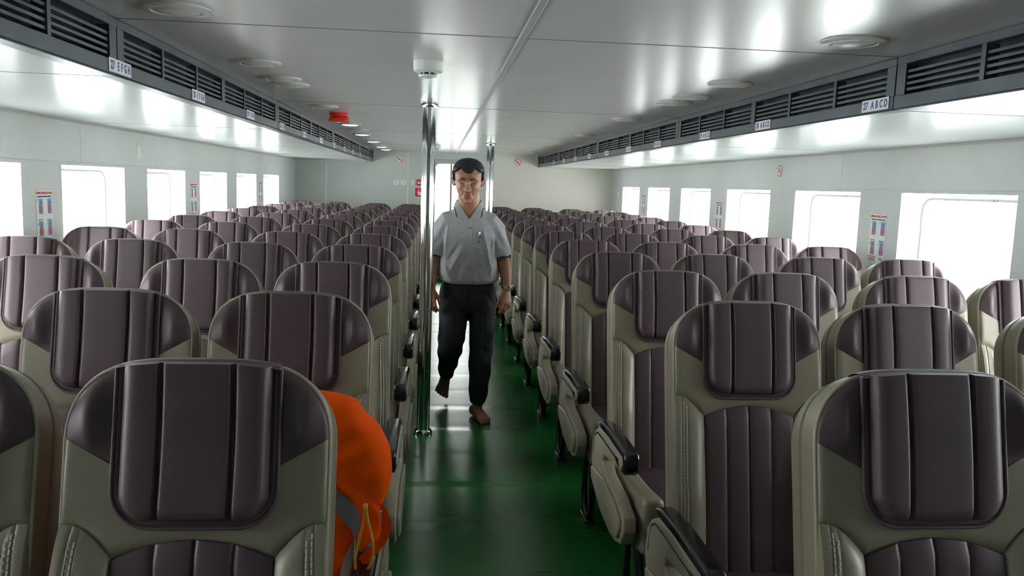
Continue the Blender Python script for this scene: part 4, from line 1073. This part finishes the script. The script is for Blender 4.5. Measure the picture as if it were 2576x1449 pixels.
for j in range(nv_):
    for i in range(nu_):
        u, v = i / (nu_ - 1), j / (nv_ - 1); x_ = .240 + .083 * u - .004 * v; z = 1.180 - .115 * v - .012 * math.sin(u * PI) * (1 - v) - .006 * u + (-.010 * (1 - abs(2 * u - 1)) if v > .9 else 0)
        y_, _ = front_y(x_, z); ed = min(u, 1 - u, 1 - v) * 12
        vs.append((x_, y_ - .0012 - .0060 * min(1, ed) - .004 * math.exp(-(v / .12) ** 2) - (.008 * (1 - v) ** 3 * math.sin(u * PI)), z))
mb.add(vs, [(j * nu_ + i, j * nu_ + i + 1, (j + 1) * nu_ + i + 1, (j + 1) * nu_ + i) for j in range(nv_ - 1) for i in range(nu_ - 1)]); mb.build('chest_pocket', M['shirt'], man, MO, smooth=60)
y_, _ = front_y(.252, 1.18)
PO = (.252, y_, 1.18); pen = empty('pen', PO); tag(pen, 'dark pen with silver clip tucked in the man\'s shirt pocket', 'pen')
mb = MB(); mb.tube([(.250, y_ - .006, 1.15), (.252, y_ - .008, 1.178), (.2535, y_ - .010, 1.200)], [.0045, .0048, .0048], 12); mb.build('barrel', M['black'], pen, PO)
mb = MB(); mb.tube([(.2535, y_ - .010, 1.200), (.2545, y_ - .0105, 1.213), (.2548, y_ - .0105, 1.216)], [.0052, .0048, .002], 12); mb.build('cap_end', M['steel'], pen, PO)
mb = MB(); mb.rbox(.2485, .2515, y_ - .0185, y_ - .0165, 1.158, 1.204, .0007, 1); mb.rbox(.2485, .2515, y_ - .0185, y_ - .010, 1.200, 1.204, .0007, 1); mb.build('clip', M['steel'], pen, PO)

# trousers
mb = MB()
loft(mb, [(.20, 5.2, .935), (.20, 5.2, .90), (.20, 5.2, .85), (.198, 5.2, .80), (.197, 5.2, .74), (.197, 5.2, .70)], [(.150, .110), (.160, .118), (.176, .126), (.182, .128), (.172, .120), (.14, .10)], 40, ex=2.5, cap=False)
loft(mb, [(.285, 5.2, .80), (.289, 5.195, .72), (.291, 5.185, .62), (.290, 5.175, .50), (.288, 5.18, .40), (.287, 5.205, .28), (.284, 5.225, .17), (.281, 5.232, .100)],
     [(.092, .112), (.090, .108), (.079, .096), (.076, .086), (.074, .083), (.069, .078), (.060, .070), (.052, .064)], 32, cap=False, ex=2.15)
loft(mb, [(.115, 5.2, .80), (.109, 5.19, .72), (.108, 5.165, .62), (.100, 5.155, .53), (.094, 5.20, .46), (.089, 5.29, .385), (.084, 5.40, .31), (.078, 5.49, .245), (.075, 5.525, .222)],
     [(.092, .112), (.092, .108), (.088, .098), (.085, .088), (.080, .080), (.070, .070), (.062, .062), (.054, .056), (.050, .053)], 32, cap=False, ex=2.15)
tr = mb.build('trousers', M['trouser'], man, MO, smooth=None)
remesh(tr, .0055, 5, .5)
me = tr.data
co = np.empty(len(me.vertices) * 3); me.vertices.foreach_get('co', co); co = co.reshape(-1, 3)
no = np.empty(len(me.vertices) * 3); me.vertices.foreach_get('normal', no); no = no.reshape(-1, 3)
wx = co[:, 0] + MO[0]; wz = co[:, 2]; wy = co[:, 1] + MO[1]
rl = wx < .197
dd = np.where(rl & (wz < .60), .0035 * np.sin(wz * 62 + wx * 40 + wy * 12) * np.clip((.60 - wz) / .1, 0, 1), 0)
dd += np.where(~rl & (wz < .5), .0030 * np.sin(wz * 38 + wx * 60), 0)
dd += .004 * np.exp(-((wx - .286) / .006) ** 2) * (no[:, 1] < 0) * (wz < .75) + .0035 * np.exp(-((wx - .105) / .006) ** 2) * (no[:, 1] < 0) * (wz < .78) * (wz > .5)
dd += fold(.30, .84, .365, .74, .012, -.006) + fold(.10, .84, .03, .74, .012, -.006) + fold(.197, .86, .197, .72, .005, -.005) * (no[:, 1] < 0)
co += no * dd[:, None]; me.vertices.foreach_set('co', co.ravel()); me.update()
# watch on his left wrist, ring
mb = MB(); wc = Vector((.4358, 5.104, .872)); n = 26
for k in range(n):
    an = 2 * PI * k / n; c, s_ = math.cos(an), math.sin(an)
    p = wc + Vector((c * .0305, s_ * .0285, .002 * c))
    t = Vector((-s_, c, 0)); o = Vector((c, s_, 0)); up_ = Vector((0, 0, 1))
    vs = [p + t * (a * .0034) + o * (b * .0018) + up_ * (d * .0085) for d in (-1, 1) for b in (-1, 1) for a in (-1, 1)]
    mb.add(vs, [(0, 2, 3, 1), (4, 5, 7, 6), (0, 1, 5, 4), (2, 6, 7, 3), (0, 4, 6, 2), (1, 3, 7, 5)])
wt = mb.build('watch', M['steel'], man, MO)
mb = MB(); o = Vector((.93, .36, 0)); cc = wc + Vector((.030, .010, -.002)); mb.tube([cc, cc + o * .004, cc + o * .008, cc + o * .0095], [.0165, .0172, .0165, .014], 24); mb.build('watch_case', M['steel'], wt, MO)
mb = MB(); mb.tube([cc + o * .0094, cc + o * .0100], [.0135, .0133], 24); mb.build('watch_dial', M['black'], wt, MO)
